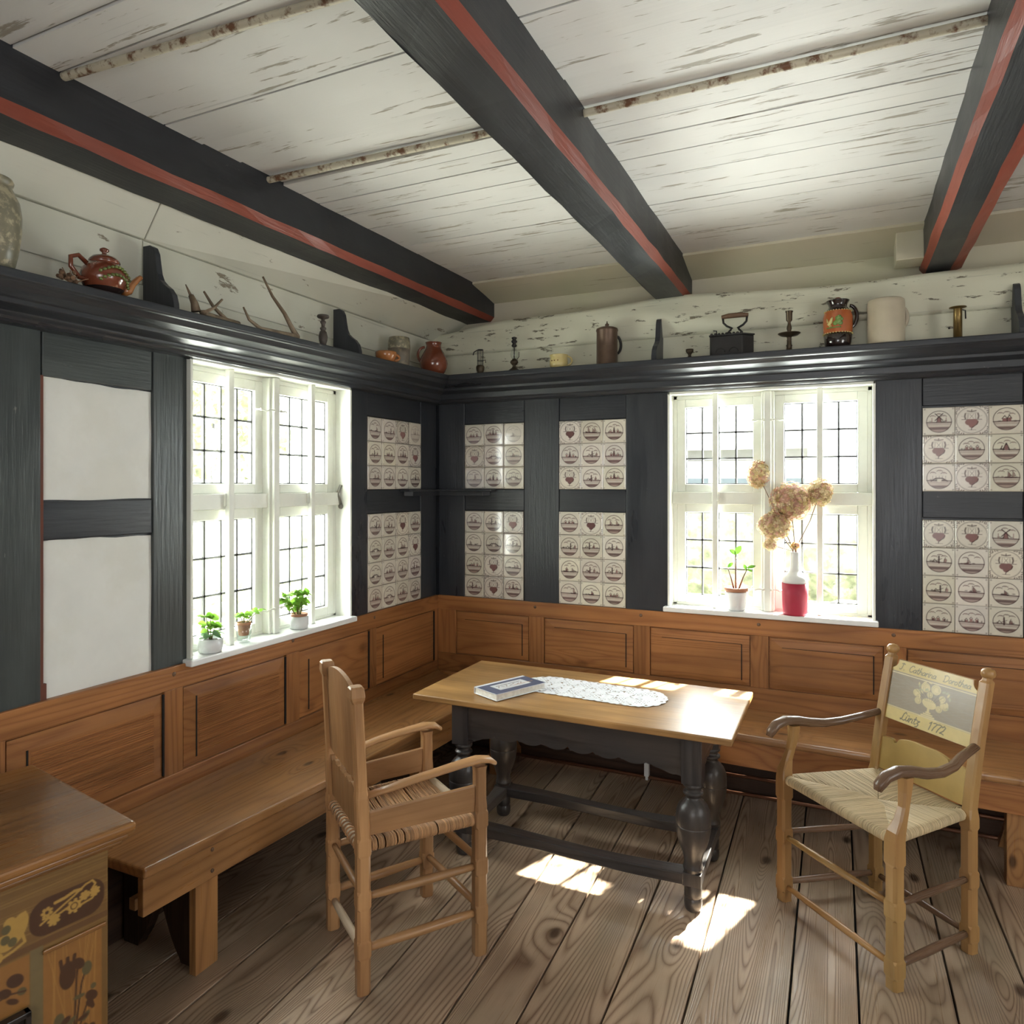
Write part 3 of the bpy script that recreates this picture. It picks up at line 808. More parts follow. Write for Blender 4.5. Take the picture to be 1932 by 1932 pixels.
# ================================================================== PANELLING
def panelling(side, A0, A1, spans, zb, reeded, label):
    """side 'L' : wall x=0 running in y ; side 'B' : wall y=0 running in x"""
    base = (0.0, (A0 + A1) / 2, 0.0) if side == 'L' else ((A0 + A1) / 2, 0.0, 0.0)
    e = empty('wall_panelling', base, 0, label, 'panelling')
    def bx(mb, a0, a1, d0, d1, z0, z1, mat=0, axis=None):
        if side == 'L': mb.box(d0, d1, a0, a1, z0, z1, mat, 1 if axis == 'a' else (2 if axis == 'z' else None))
        else: mb.box(a0, a1, -d1, -d0, z0, z1, mat, 0 if axis == 'a' else (2 if axis == 'z' else None))
    B = -0.024
    b = MB(); bx(b, A0, A1, B, 0.004, 0.828, 0.914, 0, 'a'); b.build('top_rail', M['panel'], e, bevel=0.003)
    b = MB(); bx(b, A0, A1, B, 0.002, 0.36, zb, 0, 'a'); b.build('bottom_rail', M['panel'], e, bevel=0.003)
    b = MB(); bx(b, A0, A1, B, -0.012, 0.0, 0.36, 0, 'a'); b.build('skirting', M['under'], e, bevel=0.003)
    edges = []
    prev = A0
    for s0, s1 in spans:
        if s0 - prev > 0.01:
            b = MB(); bx(b, prev, s0, B, 0.001, zb, 0.828, 0, 'z'); b.build('stile', M['panel'], e, bevel=0.002)
        prev = s1
    if A1 - prev > 0.01:
        b = MB(); bx(b, prev, A1, B, 0.001, zb, 0.828, 0, 'z'); b.build('stile', M['panel'], e, bevel=0.002)
    for i, (s0, s1) in enumerate(spans):
        b = MB()
        bx(b, s0 - 0.005, s1 + 0.005, B, -0.014, zb - 0.005, 0.833, 0, 'a')
        # raised board, bevelled towards its edges
        a0, a1, z0, z1 = s0 + 0.006, s1 - 0.006, zb + 0.006, 0.820
        f0, f1, g0, g1 = s0 + 0.065, s1 - 0.045, zb + 0.03, 0.775
        def P(a, d, z): return (d, a, z) if side == 'L' else (a, -d, z)
        vs = [P(a0, -0.012, z0), P(a1, -0.012, z0), P(a1, -0.012, z1), P(a0, -0.012, z1), P(a0, -0.005, z0), P(a1, -0.005, z0), P(a1, -0.005, z1), P(a0, -0.005, z1),
              P(f0, -0.001, g0), P(f1, -0.001, g0), P(f1, -0.001, g1), P(f0, -0.001, g1)]
        fs = [(0, 1, 5, 4), (1, 2, 6, 5), (2, 3, 7, 6), (3, 0, 4, 7), (4, 5, 9, 8), (5, 6, 10, 9), (6, 7, 11, 10), (7, 4, 8, 11), (8, 9, 10, 11)]
        b.add(vs, fs, 0, 1 if side == 'L' else 0)
        # sunken line at one side of the field
        bx(b, f0 - 0.004 if side == 'L' else f1 - 0.002, f0 + 0.002 if side == 'L' else f1 + 0.003, -0.006, 0.0006, g0, g1, 1)
        if side == 'L': bx(b, s1 - 0.007, s1 + 0.0005, -0.006, 0.0016, zb + 0.008, 0.818, 1)
        if side == 'B': bx(b, f0, f1, -0.006, -0.0004, g1 - 0.001, g1 + 0.0015, 1)
        if reeded and i < reeded:
            n = 27; 
            for q in range(n):
                z = g0 + 0.01 + (g1 - g0 - 0.02) * (q + 0.5) / n; hh = (g1 - g0 - 0.02) / n * 0.30
                z += 0.0
                p = [(f0 + 0.012, z - hh), (f0 + 0.012, z + hh)]
                vs = [P(f0 + 0.01, -0.0012, z - hh), P(f1, -0.0012, z - hh), P(f1, 0.0028, z), P(f0 + 0.01, 0.0028, z), P(f1, -0.0012, z + hh), P(f0 + 0.01, -0.0012, z + hh)]
                b.add(vs, [(0, 1, 2, 3), (3, 2, 4, 5)], 0, 1 if side == 'L' else 0)
        b.build('panel', [M['panel'], M['darkgap']], e)
    # pegs in the top rail
    for (s0, s1) in spans:
        a = s1 + 0.04
        if a < A1:
            b = MB()
            p = (0.004, a, 0.885) if side == 'L' else (a, -0.004, 0.885)
            b.ball(p, 0.009, 10, 6, 0, (0.4, 1, 1) if side == 'L' else (1, 0.4, 1)); b.build('peg', M['chair_dark'], e)
    return e
panelling('L', -5.5, -0.001, [(-4.5, -3.94), (-3.85, -3.29), (-3.2, -2.64), (-2.536, -1.98), (-1.897, -1.338), (-1.25, -0.709), (-0.647, -0.04)], 0.507, 5,
          'pine wainscot of moulded panels along the left wall above the bench')
panelling('B', 0.001, 4.69, [(0.129, 0.622), (0.716, 1.252), (1.341, 1.866), (1.953, 2.476), (2.57, 3.10), (3.19, 3.72), (3.81, 4.3)], 0.56, 0,
          'red-brown pine wainscot of moulded panels along the back wall')

# ================================================================== BENCHES
def slab_edge_round(mb, poly, z0, z1, mat=0, axis=None):
    mb.prism(poly, z0, z1, mat, axis)
# left bench
e = empty('wall_bench', (0.2, -1.4, 0), 0, 'long pine bench against the left wall, its end towards the inlaid chest', 'bench', 'built-in corner benches')
b = MB(); b.prism([(0.005, -2.375), (0.402, -2.375), (0.475, -1.6), (0.522, -0.37), (0.522, -0.362), (0.005, -0.005)], 0.415, 0.45, 0, 1)
b.build('seat', M['bench'], e, bevel=0.012, seg=3)
b = MB(); b.hexa([(0.365, -2.37, 0.298), (0.390, -2.37, 0.298), (0.505, -0.375, 0.298), (0.480, -0.375, 0.298), (0.365, -2.37, 0.414), (0.390, -2.37, 0.414), (0.505, -0.375, 0.414), (0.480, -0.375, 0.414)], 0, 1)
b.build('apron', M['bench'], e, bevel=0.003)
for y in (-2.13, -0.93):
    x1 = 0.372 + (y + 2.375) * 0.057
    b = MB(); b.box(x1 - 0.028, x1, y - 0.045, y + 0.045, 0.0, 0.414, 0, 2)
    # board reaching back to the wall, an ogee arch cut in its foot
    xa = 0.006; xm = (xa + x1 - .03) / 2; w = .105
    out = []
    for i in range(25):
        u = -1 + 2 * i / 24; out.append((xm + u * w, 0.0 + .19 * max(0, 1 - abs(u)) ** 1.6 + .03 * max(0, 1 - abs(u)) ** .3))
    cols = [(xa, 0.0)] + out + [(x1 - .028, 0.0)]
    for (xq, zq), (xr, zr) in zip(cols[:-1], cols[1:]):
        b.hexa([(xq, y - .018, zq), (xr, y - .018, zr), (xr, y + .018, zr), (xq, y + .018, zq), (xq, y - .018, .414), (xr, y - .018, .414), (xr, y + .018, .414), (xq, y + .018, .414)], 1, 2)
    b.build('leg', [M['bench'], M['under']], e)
for y in (-2.125, -0.93):
    for z in (0.395, 0.325):
        x = 0.392 + (y + 2.37) * 0.0575
        MB().ball((x, y, z), 0.007, 8, 6, 0, (0.5, 1, 1)).build('peg', M['chair_dark'], e)
b = MB(); b.hexa([(0.10, -2.2, 0.16), (0.13, -2.2, 0.16), (0.13, -0.5, 0.16), (0.10, -0.5, 0.16), (0.10, -2.2, 0.2), (0.13, -2.2, 0.2), (0.13, -0.5, 0.2), (0.10, -0.5, 0.2)], 0, 1)
b.build('stretcher', M['bench'], e, bevel=0.003)
# back bench
def yf(x): return -0.36 - 0.048 * (x - 0.52)
e = empty('wall_bench', (2.5, -0.2, 0), 0, 'long red-brown pine bench against the back wall behind the table', 'bench', 'built-in corner benches')
b = MB(); b.prism([(0.008, -0.004), (0.526, -0.358), (2.0, yf(2.0)), (4.65, yf(4.65)), (4.65, -0.004)], 0.415, 0.45, 0, 0)
b.build('seat', M['bench'], e, bevel=0.012, seg=3)
b = MB()
x0, x1 = 0.512, 4.64
b.hexa([(x0, yf(x0) + 0.016, 0.298), (x1, yf(x1) + 0.016, 0.298), (x1, yf(x1) + 0.042, 0.298), (x0, yf(x0) + 0.042, 0.298),
        (x0, yf(x0) + 0.016, 0.414), (x1, yf(x1) + 0.016, 0.414), (x1, yf(x1) + 0.042, 0.414), (x0, yf(x0) + 0.042, 0.414)], 0, 0)
b.build('apron', M['panel'], e, bevel=0.003)
for x in (0.56, 2.93, 4.4):
    y = yf(x) + 0.044
    b = MB(); b.box(x - 0.04, x + 0.04, y, y + 0.05, 0.0, 0.414, 0, 2)
    b.hexa([(x - 0.02, y + 0.02, 0.30), (x + 0.02, y + 0.02, 0.30), (x + 0.02, y + 0.3, 0.02), (x - 0.02, y + 0.3, 0.02), (x - 0.02, y + 0.02, 0.34), (x + 0.02, y + 0.02, 0.34), (x + 0.02, y + 0.3, 0.06), (x - 0.02, y + 0.3, 0.06)], 0, 1)
    b.build('leg', M['bench'], e, bevel=0.003)
# heating pipes under the back bench
e = empty('heating_pipe', (2.0, -0.04, 0.0), 0, 'pair of thin brown heating pipes along the floor under the back bench', 'pipe')
for z, y in ((0.022, -0.045), (0.105, -0.03)):
    b = MB(); b.tube([(0.1, y, z), (4.6, y, z)], 0.009, 8); b.build('pipe', M['copper'], e)
b = MB(); b.box(1.33, 1.345, -0.058, -0.012, 0.008, 0.125); b.box(1.325, 1.35, -0.064, -0.054, 0.03, 0.10)
b.build('clamp', M['sill_white'], e, bevel=0.002)

# ================================================================== WALL SHELVES
SHZ = 2.252
prof = [(-0.03, SHZ), (0.178, SHZ), (0.182, SHZ - 0.004), (0.182, SHZ - 0.026), (0.176, SHZ - 0.031), (0.168, SHZ - 0.034), (0.150, SHZ - 0.052), (0.118, SHZ - 0.066), (0.108, SHZ - 0.070),
        (0.106, SHZ - 0.084), (0.060, SHZ - 0.098), (0.056, SHZ - 0.128), (0.046, SHZ - 0.134), (0.040, SHZ - 0.142), (0.030, SHZ - 0.150), (-0.03, SHZ - 0.152)]
e1 = empty('wall_shelf', (0.08, -2.5, SHZ), 0, 'long black painted shelf with moulded edge high on the left wall', 'shelf', 'black shelves under the ceiling')
b = MB()
# mitred at the corner
def drop(y): return 0.0138 * min(2.7, -y)
def ring_(y): return [(d * (1 - .04 * min(2.7, -y)) if d > 0 else d, y, z - (drop(y) if z > SHZ - .1 else drop(y) * .35)) for d, z in prof]
b.loft([ring_(-5.4), ring_(-2.7), [(d, -d, z) for d, z in prof]], 0, 1, True, False)
b.build('shelf_board', M['timber'], e1, bevel=0.002)
e2 = empty('wall_shelf', (2.3, -0.08, SHZ), 0, 'long black painted shelf with moulded edge high on the back wall', 'shelf', 'black shelves under the ceiling')
b = MB()
b.loft([[(d, -d, z) for d, z in prof], [(4.68, -d, z) for d, z in prof]], 0, 0, True, False)
b.build('shelf_board', M['timber'], e2, bevel=0.002)
# scrolled divider boards standing on the shelves: (depth, height) outline
scroll = [(-0.02, 0), (0.150, 0), (0.148, 0.02), (0.138, 0.045), (0.118, 0.064), (0.092, 0.078), (0.072, 0.092), (0.060, 0.112), (0.053, 0.14), (0.046, 0.172), (0.034, 0.19), (0.018, 0.197), (-0.02, 0.197)]
for y, k in ((-2.055, 1.25), (-0.985, 1.22), (-3.3, 1.2)):
    b = MB(); b.prism([(d * .95, SHZ - drop(y) + h * k) for d, h in scroll], y, y + 0.024, 0, 2, plane='xz')
    o = b.build('divider', M['timber'], e1, bevel=0.002)
for x in (1.385, 2.985):
    b = MB(); b.prism([(-d, SHZ + h * 1.25) for d, h in scroll], x, x + 0.026, 0, 2, plane='yz')
    o = b.build('divider', M['timber'], e2, bevel=0.002)
# tiny ledge in the corner below
b = MB()
b.prism([(-0.012, -0.40), (0.055, -0.40), (0.065, -0.36), (0.065, -0.065), (0.36, -0.065), (0.40, -0.055), (0.40, 0.012), (-0.012, 0.012)], 1.562, 1.574)
b.prism([(-0.012, -0.36), (0.03, -0.33), (0.035, -0.035), (0.33, -0.03), (0.36, 0.012), (-0.012, 0.012)], 1.535, 1.562)
o = b.build('corner_ledge', M['timber'], bevel=0.002); tag(o, 'narrow black ledge in the room corner between the tile panels', 'shelf')

# ================================================================== TILE PANELS
OFF = np.array((0.70, 0.655, 0.58)); PUR = np.array((0.060, 0.020, 0.024)); PURL = np.array((0.25, 0.125, 0.12))
TS = 0.132
def paint_tile(kind, rng):
    N = 58
    c = Canvas(1.0, 1.0, 1.0 / N, OFF * rng.uniform(0.88, 1.06) * np.array((1, 1 + rng.uniform(-.02, .02), 1 + rng.uniform(-.06, .03))))
    ink = PUR * rng.uniform(0.6, 1.2) + rng.uniform(0, 0.008); wash = PURL * rng.uniform(0.6, 1.15)
    cx, cy = 0.5 + rng.uniform(-.015, .015), 0.5 + rng.uniform(-.02, .02)
    if kind == 'P':          # heart-shaped bowl on a line, foliage corners
        c.ring(cx, cy, 0.465, 0.016, ink, 0.8); c.ring(cx, cy, 0.44, 0.008, ink, 0.45)
        c.stroke([(cx - 0.30, cy + 0.03), (cx + 0.30, cy + 0.02)], 0.020, ink, 0.9)
        c.disc(cx - 0.07, cy - 0.07, 0.13, 0.11, wash); c.disc(cx + 0.07, cy - 0.07, 0.13, 0.11, wash)
        c.disc(cx, cy - 0.14, 0.10, 0.13, wash); c.stroke([(cx + 0.19, cy - 0.05), (cx + 0.16, cy - 0.15), (cx, cy - 0.27), (cx - 0.01, cy - 0.34)], 0.028, ink, 0.9)
        c.stroke([(cx - 0.10, cy - 0.34), (cx + 0.12, cy - 0.35)], 0.014, ink, .8)
        for sx in (-1, 1):
            c.stroke([(cx + sx * 0.19, cy + 0.06), (cx + sx * 0.21, cy + 0.14), (cx + sx * 0.19, cy + 0.23)], 0.050, ink, .8)
            c.stroke([(cx + sx * 0.26, cy + 0.14), (cx + sx * 0.31, cy + 0.15)], 0.012, ink, .6)
            c.stroke([(cx + sx * 0.12, cy + 0.05), (cx + sx * 0.11, cy + 0.23)], 0.018, ink, .7)
            c.stroke([(cx - sx * 0.06, cy + 0.06), (cx + sx * 0.06, cy + 0.22)], 0.014, ink, .7)
        c.stroke([(cx - 0.20, cy + 0.26), (cx + 0.20, cy + 0.26)], 0.014, ink, .6)
        c.stroke([(cx - 0.13, cy + 0.33), (cx, cy + 0.31), (cx + 0.13, cy + 0.33)], 0.034, ink, .85); c.stroke([(cx, cy + .31), (cx, cy + .37)], .03, ink, .8)
        for qx in (0, 1):
            for qy in (0, 1):
                bx, by = qx + (0.02 if qx == 0 else -0.02), qy + (0.02 if qy == 0 else -0.02)
                sx, sy = (1 if qx == 0 else -1), (1 if qy == 0 else -1)
                for (u, v) in ((0.03, 0.03), (0.09, 0.03), (0.03, 0.09), (0.16, 0.02), (0.02, 0.16), (0.09, 0.08), (0.23, 0.015), (0.015, 0.23)):
                    c.disc(bx + sx * u, by + sy * v, 0.034, 0.016, ink, .85, rot=rng.uniform(0, 3))
        return c.C
    r = 0.385 if kind != 'F' else 0.37
    a = 0.9 if kind != 'F' else 0.35
    inside = (np.hypot(c.X - cx, c.Y - cy) < r)
    hz = cy - rng.uniform(0.02, 0.10)
    # water or meadow below the horizon, in washes with darker ends
    m = inside & (c.Y < hz); c.put(m * (0.75 * (0.5 + 0.5 * np.clip((hz - c.Y) * 5, 0, 1))), wash, a)
    c.put((inside & (c.Y < hz - 0.1) & (c.Y > hz - 0.16)) * 1.0, OFF * .95, 0.65 * a)
    c.put((inside & (np.abs(c.Y - hz + 0.225) < 0.04)) * 1.0, ink, 0.7 * a)
    c.stroke([(cx - r, hz), (cx + r, hz - rng.uniform(-.01, .03))], 0.034, ink, a)
    for k in range(5): c.disc(cx + rng.uniform(-.3, .3), hz + rng.uniform(.0, .05), rng.uniform(.03, .06), rng.uniform(.012, .03), ink, .7 * a)
    for k in range(3):      # clouds
        x = cx + (k - 1) * 0.17 + rng.uniform(-.03, .03); y = cy + 0.25 - abs(k - 1) * 0.06 + rng.uniform(-.02, .02)
        c.stroke([(x - 0.09, y - 0.02), (x - 0.04, y + 0.02), (x + 0.03, y + 0.02), (x + 0.09, y - 0.02)], 0.022, ink, 0.85 * a)
        c.disc(x, y, 0.06, 0.014, wash, 0.7 * a)
    v = rng.choice(['ships', 'church', 'figure', 'bridge', 'ships', 'figure', 'cottages']) if kind in ('L', 'F') else kind
    if v == 'ships':
        for k in range(rng.choice([1, 2, 3])):
            x = cx + rng.uniform(-.2, .2); h = rng.uniform(.12, .26)
            c.stroke([(x, hz), (x + .01, hz + h)], 0.015, ink, a)
            c.stroke([(x + .01, hz + h), (x + .10, hz + .06), (x + .01, hz + .05)], 0.016, ink, a)
            c.disc(x + .04, hz + h * .45, .032, h * .35, wash, .8 * a)
            c.stroke([(x - .08, hz - .0), (x + .10, hz - .0)], 0.045, ink, a)
    elif v in ('church', 'cottages'):
        for k in range(3):
            x = cx + (k - 1) * 0.15 + rng.uniform(-.03, .03); w = .045; h = rng.uniform(.06, .12)
            c.rect(x - w, x + w, hz, hz + h, wash, a); c.stroke([(x - w, hz + h), (x, hz + h + .06), (x + w, hz + h)], 0.02, ink, a)
            if v == 'church' and k == 1: c.rect(x - .03, x + .03, hz, hz + .22, ink, .9 * a); c.stroke([(x, hz + .2), (x, hz + .30)], 0.02, ink, a)
        for k in range(6): c.disc(cx + rng.uniform(-.3, .3), hz + .03, .022, .04, ink, .7 * a)
    elif v == 'figure':
        x = cx + rng.uniform(-.1, .1)
        c.stroke([(x, hz - .03), (x, hz + .16)], 0.055, ink, a); c.disc(x, hz + .2, .026, .03, ink, a); c.stroke([(x - .09, hz + .04), (x + .09, hz + .12)], 0.02, ink, a)
        c.stroke([(x - .2, hz), (x - .14, hz + .10), (x - .05, hz)], 0.026, ink, .9 * a); c.disc(x + .2, hz + .06, .05, .07, wash, .9 * a)
        c.stroke([(x + .15, hz), (x + .2, hz + .17)], 0.018, ink, a)
    elif v == 'bridge':
        c.stroke([(cx - .25, hz - .02), (cx - .1, hz + .08), (cx + .1, hz + .08), (cx + .25, hz - .02)], 0.045, ink, a); c.disc(cx, hz + .0, .07, .06, OFF, a)
        for k in range(5): c.stroke([(cx - .2 + k * .1, hz + .06), (cx - .2 + k * .1, hz + .16)], .014, ink, .8 * a)
    elif v == 'W':
        c.rect(cx - .06, cx + .06, hz, hz + .17, wash); c.stroke([(cx - .07, hz), (cx - .045, hz + .16), (cx, hz + .21), (cx + .045, hz + .16), (cx + .07, hz)], .024, ink)
        for q in (pi / 4, 3 * pi / 4, 5 * pi / 4, 7 * pi / 4):
            c.stroke([(cx, hz + .19), (cx + .17 * cos(q), hz + .19 + .17 * sin(q))], .034, ink, .9)
        for k in (-1, 1): c.stroke([(cx + k * .22, hz), (cx + k * .22, hz + .16)], .02, wash)
    elif v == 'T':
        c.stroke([(cx - .09, hz - .02), (cx, hz + .2), (cx + .09, hz - .02)], .045, ink); c.disc(cx, hz + .05, .05, .09, wash); c.stroke([(cx - .16, hz), (cx - .12, hz + .12)], .03, ink)
    elif v == 'C':
        c.rect(cx - .12, cx + .02, hz, hz + .11, wash); c.rect(cx + .03, cx + .14, hz, hz + .13, wash)
        c.stroke([(cx - .13, hz + .1), (cx - .05, hz + .2), (cx + .02, hz + .1), (cx + .085, hz + .22), (cx + .15, hz + .1)], .026, ink); c.stroke([(cx + .02, hz), (cx + .02, hz + .1)], .026, ink)
    c.ring(cx, cy, r, 0.024, ink, a)
    for qx in (0.06, 0.94):
        for qy in (0.06, 0.94):
            c.disc(qx, qy, 0.02, 0.02, ink, .55); c.ring(qx, qy, 0.03, 0.012, ink, .35)
    return c.C

def tile_panel(side, a0, a1, z0, z1, rows, label, seed):
    rng = random.Random(seed)
    nr, nc = len(rows), len(rows[0])
    ps = []; qs = []; cs = []; o = 0
    for j, row in enumerate(rows):
        for i, k in enumerate(row):
            C = paint_tile(k, rng); n = C.shape[0]
            tw, thh = (a1 - a0) / nc, (z1 - z0) / nr
            u = np.linspace(0, 1, n); U, V = np.meshgrid(u, u)
            gp = 0.0006
            ja, jz = rng.uniform(-.0006, .0006), rng.uniform(-.0006, .0006)
            A = a0 + i * tw + gp + U * (tw - 2 * gp) + ja; Zc = z1 - (j + 1) * thh + gp + V * (thh - 2 * gp) + jz
            t1, t2 = rng.uniform(-.012, .012), rng.uniform(-.012, .012)
            edge = np.minimum(np.minimum(U, 1 - U), np.minimum(V, 1 - V))
            D = 0.0090 + (U - .5) * t1 * tw + (V - .5) * t2 * thh + rng.uniform(-.0006, .0006) - np.clip(0.03 - edge, 0, 1) * 0.10
            edge_dark = (edge < 0.001)
            C = C * (1 - 0.45 * edge_dark[..., None])
            if side == 'L': P = np.stack([-0.024 + D + 0.006, A, Zc], -1)
            else: P = np.stack([A, 0.024 - D - 0.006, Zc], -1)
            idx = np.arange(n * n).reshape(n, n) + o
            q = np.stack([idx[:-1, :-1], idx[:-1, 1:], idx[1:, 1:], idx[1:, :-1]], -1).reshape(-1, 4)
            if side == 'L': pass
            ps.append(P.reshape(-1, 3)); qs.append(q); cs.append(C.reshape(-1, 3)); o += n * n
    # bedding slab behind
    P = np.concatenate(ps); q = np.concatenate(qs); C = np.concatenate(cs)
    if side == 'L': sl = [(-0.028, a0, z0), (-0.028, a1, z0), (-0.028, a1, z1), (-0.028, a0, z1), (-0.0125, a0, z0), (-0.0125, a1, z0), (-0.0125, a1, z1), (-0.0125, a0, z1)]
    else: sl = [(a0, 0.028, z0), (a1, 0.028, z0), (a1, 0.028, z1), (a0, 0.028, z1), (a0, 0.0125, z0), (a1, 0.0125, z0), (a1, 0.0125, z1), (a0, 0.0125, z1)]
    base = len(P)
    P = np.concatenate([P, np.array(sl)]); C = np.concatenate([C, np.tile(np.array([[0.16, 0.13, 0.11]]), (8, 1))])
    q = np.concatenate([q, np.array([[base + i for i in f] for f in BOXF])])
    ob = grid_obj('tile_panel', P, q, C, M['tile'])
    for p in ob.data.polygons: p.use_smooth = True
    tag(ob, label, 'tiles', 'purple and white picture tile panels')
tile_panel('L', -0.710, -0.178, 1.576, 1.968, ['LLPF', 'LLLP', 'LLLL'], 'upper panel of picture tiles on the left wall, four tiles wide', 11)
tile_panel('L', -0.708, -0.178, 0.915, 1.443, ['LLPL', 'LLLP', 'LLLL', 'LLLL'], 'lower panel of picture tiles on the left wall, four wide and four high', 12)
tile_panel('B', 0.185, 0.583, 1.577, 1.970, ['LLF', 'PLL', 'LLL'], 'upper tile panel on the back wall nearest the room corner', 13)
tile_panel('B', 0.185, 0.581, 0.915, 1.442, ['LLP', 'LLL', 'LPL', 'LPL'], 'lower tile panel on the back wall nearest the room corner', 14)
tile_panel('B', 0.807, 1.204, 1.575, 1.968, ['PLL', 'LLL', 'PLL'], 'upper tile panel on the back wall just left of the window', 15)
tile_panel('B', 0.805, 1.202, 0.915, 1.446, ['LPL', 'LLL', 'LLL', 'LLL'], 'lower tile panel on the back wall just left of the window', 16)
tile_panel('B', 2.637, 3.031, 1.570, 1.962, ['WPC', 'PLT', 'LPL'], 'upper tile panel at the right of the back window', 17)
tile_panel('B', 2.637, 3.030, 0.915, 1.437, ['PPW', 'LLP', 'LLL', 'LLL'], 'lower tile panel at the right of the back window', 18)
# ================================================================== TABLE
TZ = 0.68
tb = empty('dining_table', (1.29, -0.92, 0), 0, 'oak topped table with black turned bulbous legs, book and lace on it', 'table')
b = MB()
ys = [-1.18, -1.02, -0.86, -0.69, -0.518]
b.box(0.575, 1.935, ys[0], ys[-1], TZ - 0.026, TZ, 0, 0)
b.build('tabletop', M['tabletop'], tb, bevel=0.006, seg=3)
LX, LY = (0.80, 1.785), (-1.12, -0.72)
legp = [(0.024, 0.0), (0.030, 0.006), (0.033, 0.016), (0.034, 0.030), (0.033, 0.044), (0.029, 0.050), (0.033, 0.056), (0.033, 0.066), (0.033, 0.10)]
legu = [(0.033, 0.145), (0.036, 0.155), (0.038, 0.162), (0.034, 0.172), (0.033, 0.180), (0.035, 0.198), (0.041, 0.220), (0.051, 0.245), (0.059, 0.272), (0.064, 0.300), (0.0655, 0.322), (0.0635, 0.324),
        (0.065, 0.328), (0.065, 0.350), (0.062, 0.375), (0.054, 0.396), (0.042, 0.411), (0.030, 0.420), (0.027, 0.426), (0.030, 0.434), (0.038, 0.440), (0.038, 0.447), (0.029, 0.453), (0.029, 0.462), (0.038, 0.468), (0.038, 0.476), (0.034, 0.482)]
for x in LX:
    for y in LY:
        b = MB(); b.lathe(legp, (x, y, 0), 28); b.box(x - 0.034, x + 0.034, y - 0.034, y + 0.034, 0.10, 0.148, 0, 2)
        b.lathe(legu, (x, y, 0), 32); b.box(x - 0.038, x + 0.038, y - 0.038, y + 0.038, 0.481, TZ - 0.026, 0, 2)
        b.build('leg', M['black_turned'], tb, bevel=0.002)
def apron(p0, p1, out, n, name='apron'):
    """board with an ogee-scalloped lower edge"""
    L = hypot(p1[0] - p0[0], p1[1] - p0[1]); dx, dy = (p1[0] - p0[0]) / L, (p1[1] - p0[1]) / L
    top = TZ - 0.027; pts = [(0, top), (0, 0.505)]
    N = 90
    for i in range(N + 1):
        t = i / N; s = 0.02 + (L - 0.04) * t
        ph = (t * n) % 1.0
        w = 0.019 * abs(sin(pi * ph)) ** 0.7 + (0.006 if abs(ph - .06) < .05 else 0)
        e_ = min(t, 1 - t); br = 0.028 * max(0, 1 - e_ / 0.06)
        pts.append((s, 0.538 - w + 0.008 * sin(pi * t) - br))
    pts += [(L, 0.505), (L, top)]
    k = len(pts); t = 0.022
    vs = [(p0[0] + dx * s + out[0] * o, p0[1] + dy * s + out[1] * o, z) for o in (0, t) for s, z in pts]
    # triangulate as vertical strips to keep the concave outline clean
    b = MB()
    top_i = []
    st = [(s, z) for s, z in pts[1:-1]]
    vs = []; fs = []
    for s, z in st:
        for o in (0, t):
            vs.append((p0[0] + dx * s + out[0] * o, p0[1] + dy * s + out[1] * o, z)); vs.append((p0[0] + dx * s + out[0] * o, p0[1] + dy * s + out[1] * o, top))
    for i in range(len(st) - 1):
        a = i * 4; c = a + 4
        fs += [(a, c, c + 1, a + 1), (a + 2, a + 3, c + 3, c + 2), (a, a + 2, c + 2, c), (a + 1, c + 1, c + 3, a + 3)]
    fs += [(0, 1, 3, 2), (len(vs) - 4, len(vs) - 2, len(vs) - 1, len(vs) - 3)]
    b.add(vs, fs, 0, 0 if abs(dx) > .5 else 1)
    b.build(name, M['black_turned'], tb)
apron((LX[0] + .038, LY[0] - .030), (LX[1] - .038, LY[0] - .030), (0, 1), 8)
apron((LX[0] + .038, LY[1] + .008), (LX[1] - .038, LY[1] + .008), (0, 1), 8)
apron((LX[0] - .030, LY[0] + .038), (LX[0] - .030, LY[1] - .038), (1, 0), 4)
apron((LX[1] + .008, LY[0] + .038), (LX[1] + .008, LY[1] - .038), (1, 0), 4)
for y in LY:
    b = MB(); N = 30; rings = []
    for i in range(N + 1):
        t = i / N; x = LX[0] + 0.03 + (LX[1] - LX[0] - .06) * t; z = 0.124 + 0.004 * sin(6.5 * t) - 0.006 * sin(pi * t)
        w = 0.036 - 0.010 * sin(pi * t) * (1 if t < 1 else 0)
        rings.append([(x, y - w, z - 0.022), (x, y + w, z - 0.022), (x, y + w, z + 0.020), (x, y - w, z + 0.020)])
    b.loft(rings, 0, 0, True, False); b.build('stretcher', M['black_turned'], tb, bevel=0.004)
for x in LX:
    b = MB(); N = 20; rings = []
    for i in range(N + 1):
        t = i / N; y = LY[0] + 0.03 + (LY[1] - LY[0] - .06) * t; z = 0.124; w = 0.034 - 0.012 * sin(pi * t); cx = x + 0.012 * sin(pi * t)
        rings.append([(cx - w, y, z - 0.022), (cx + w, y, z - 0.022), (cx + w, y, z + 0.020), (cx - w, y, z + 0.020)])
    b.loft(rings, 0, 1, True, False); b.build('stretcher', M['black_turned'], tb, bevel=0.004)

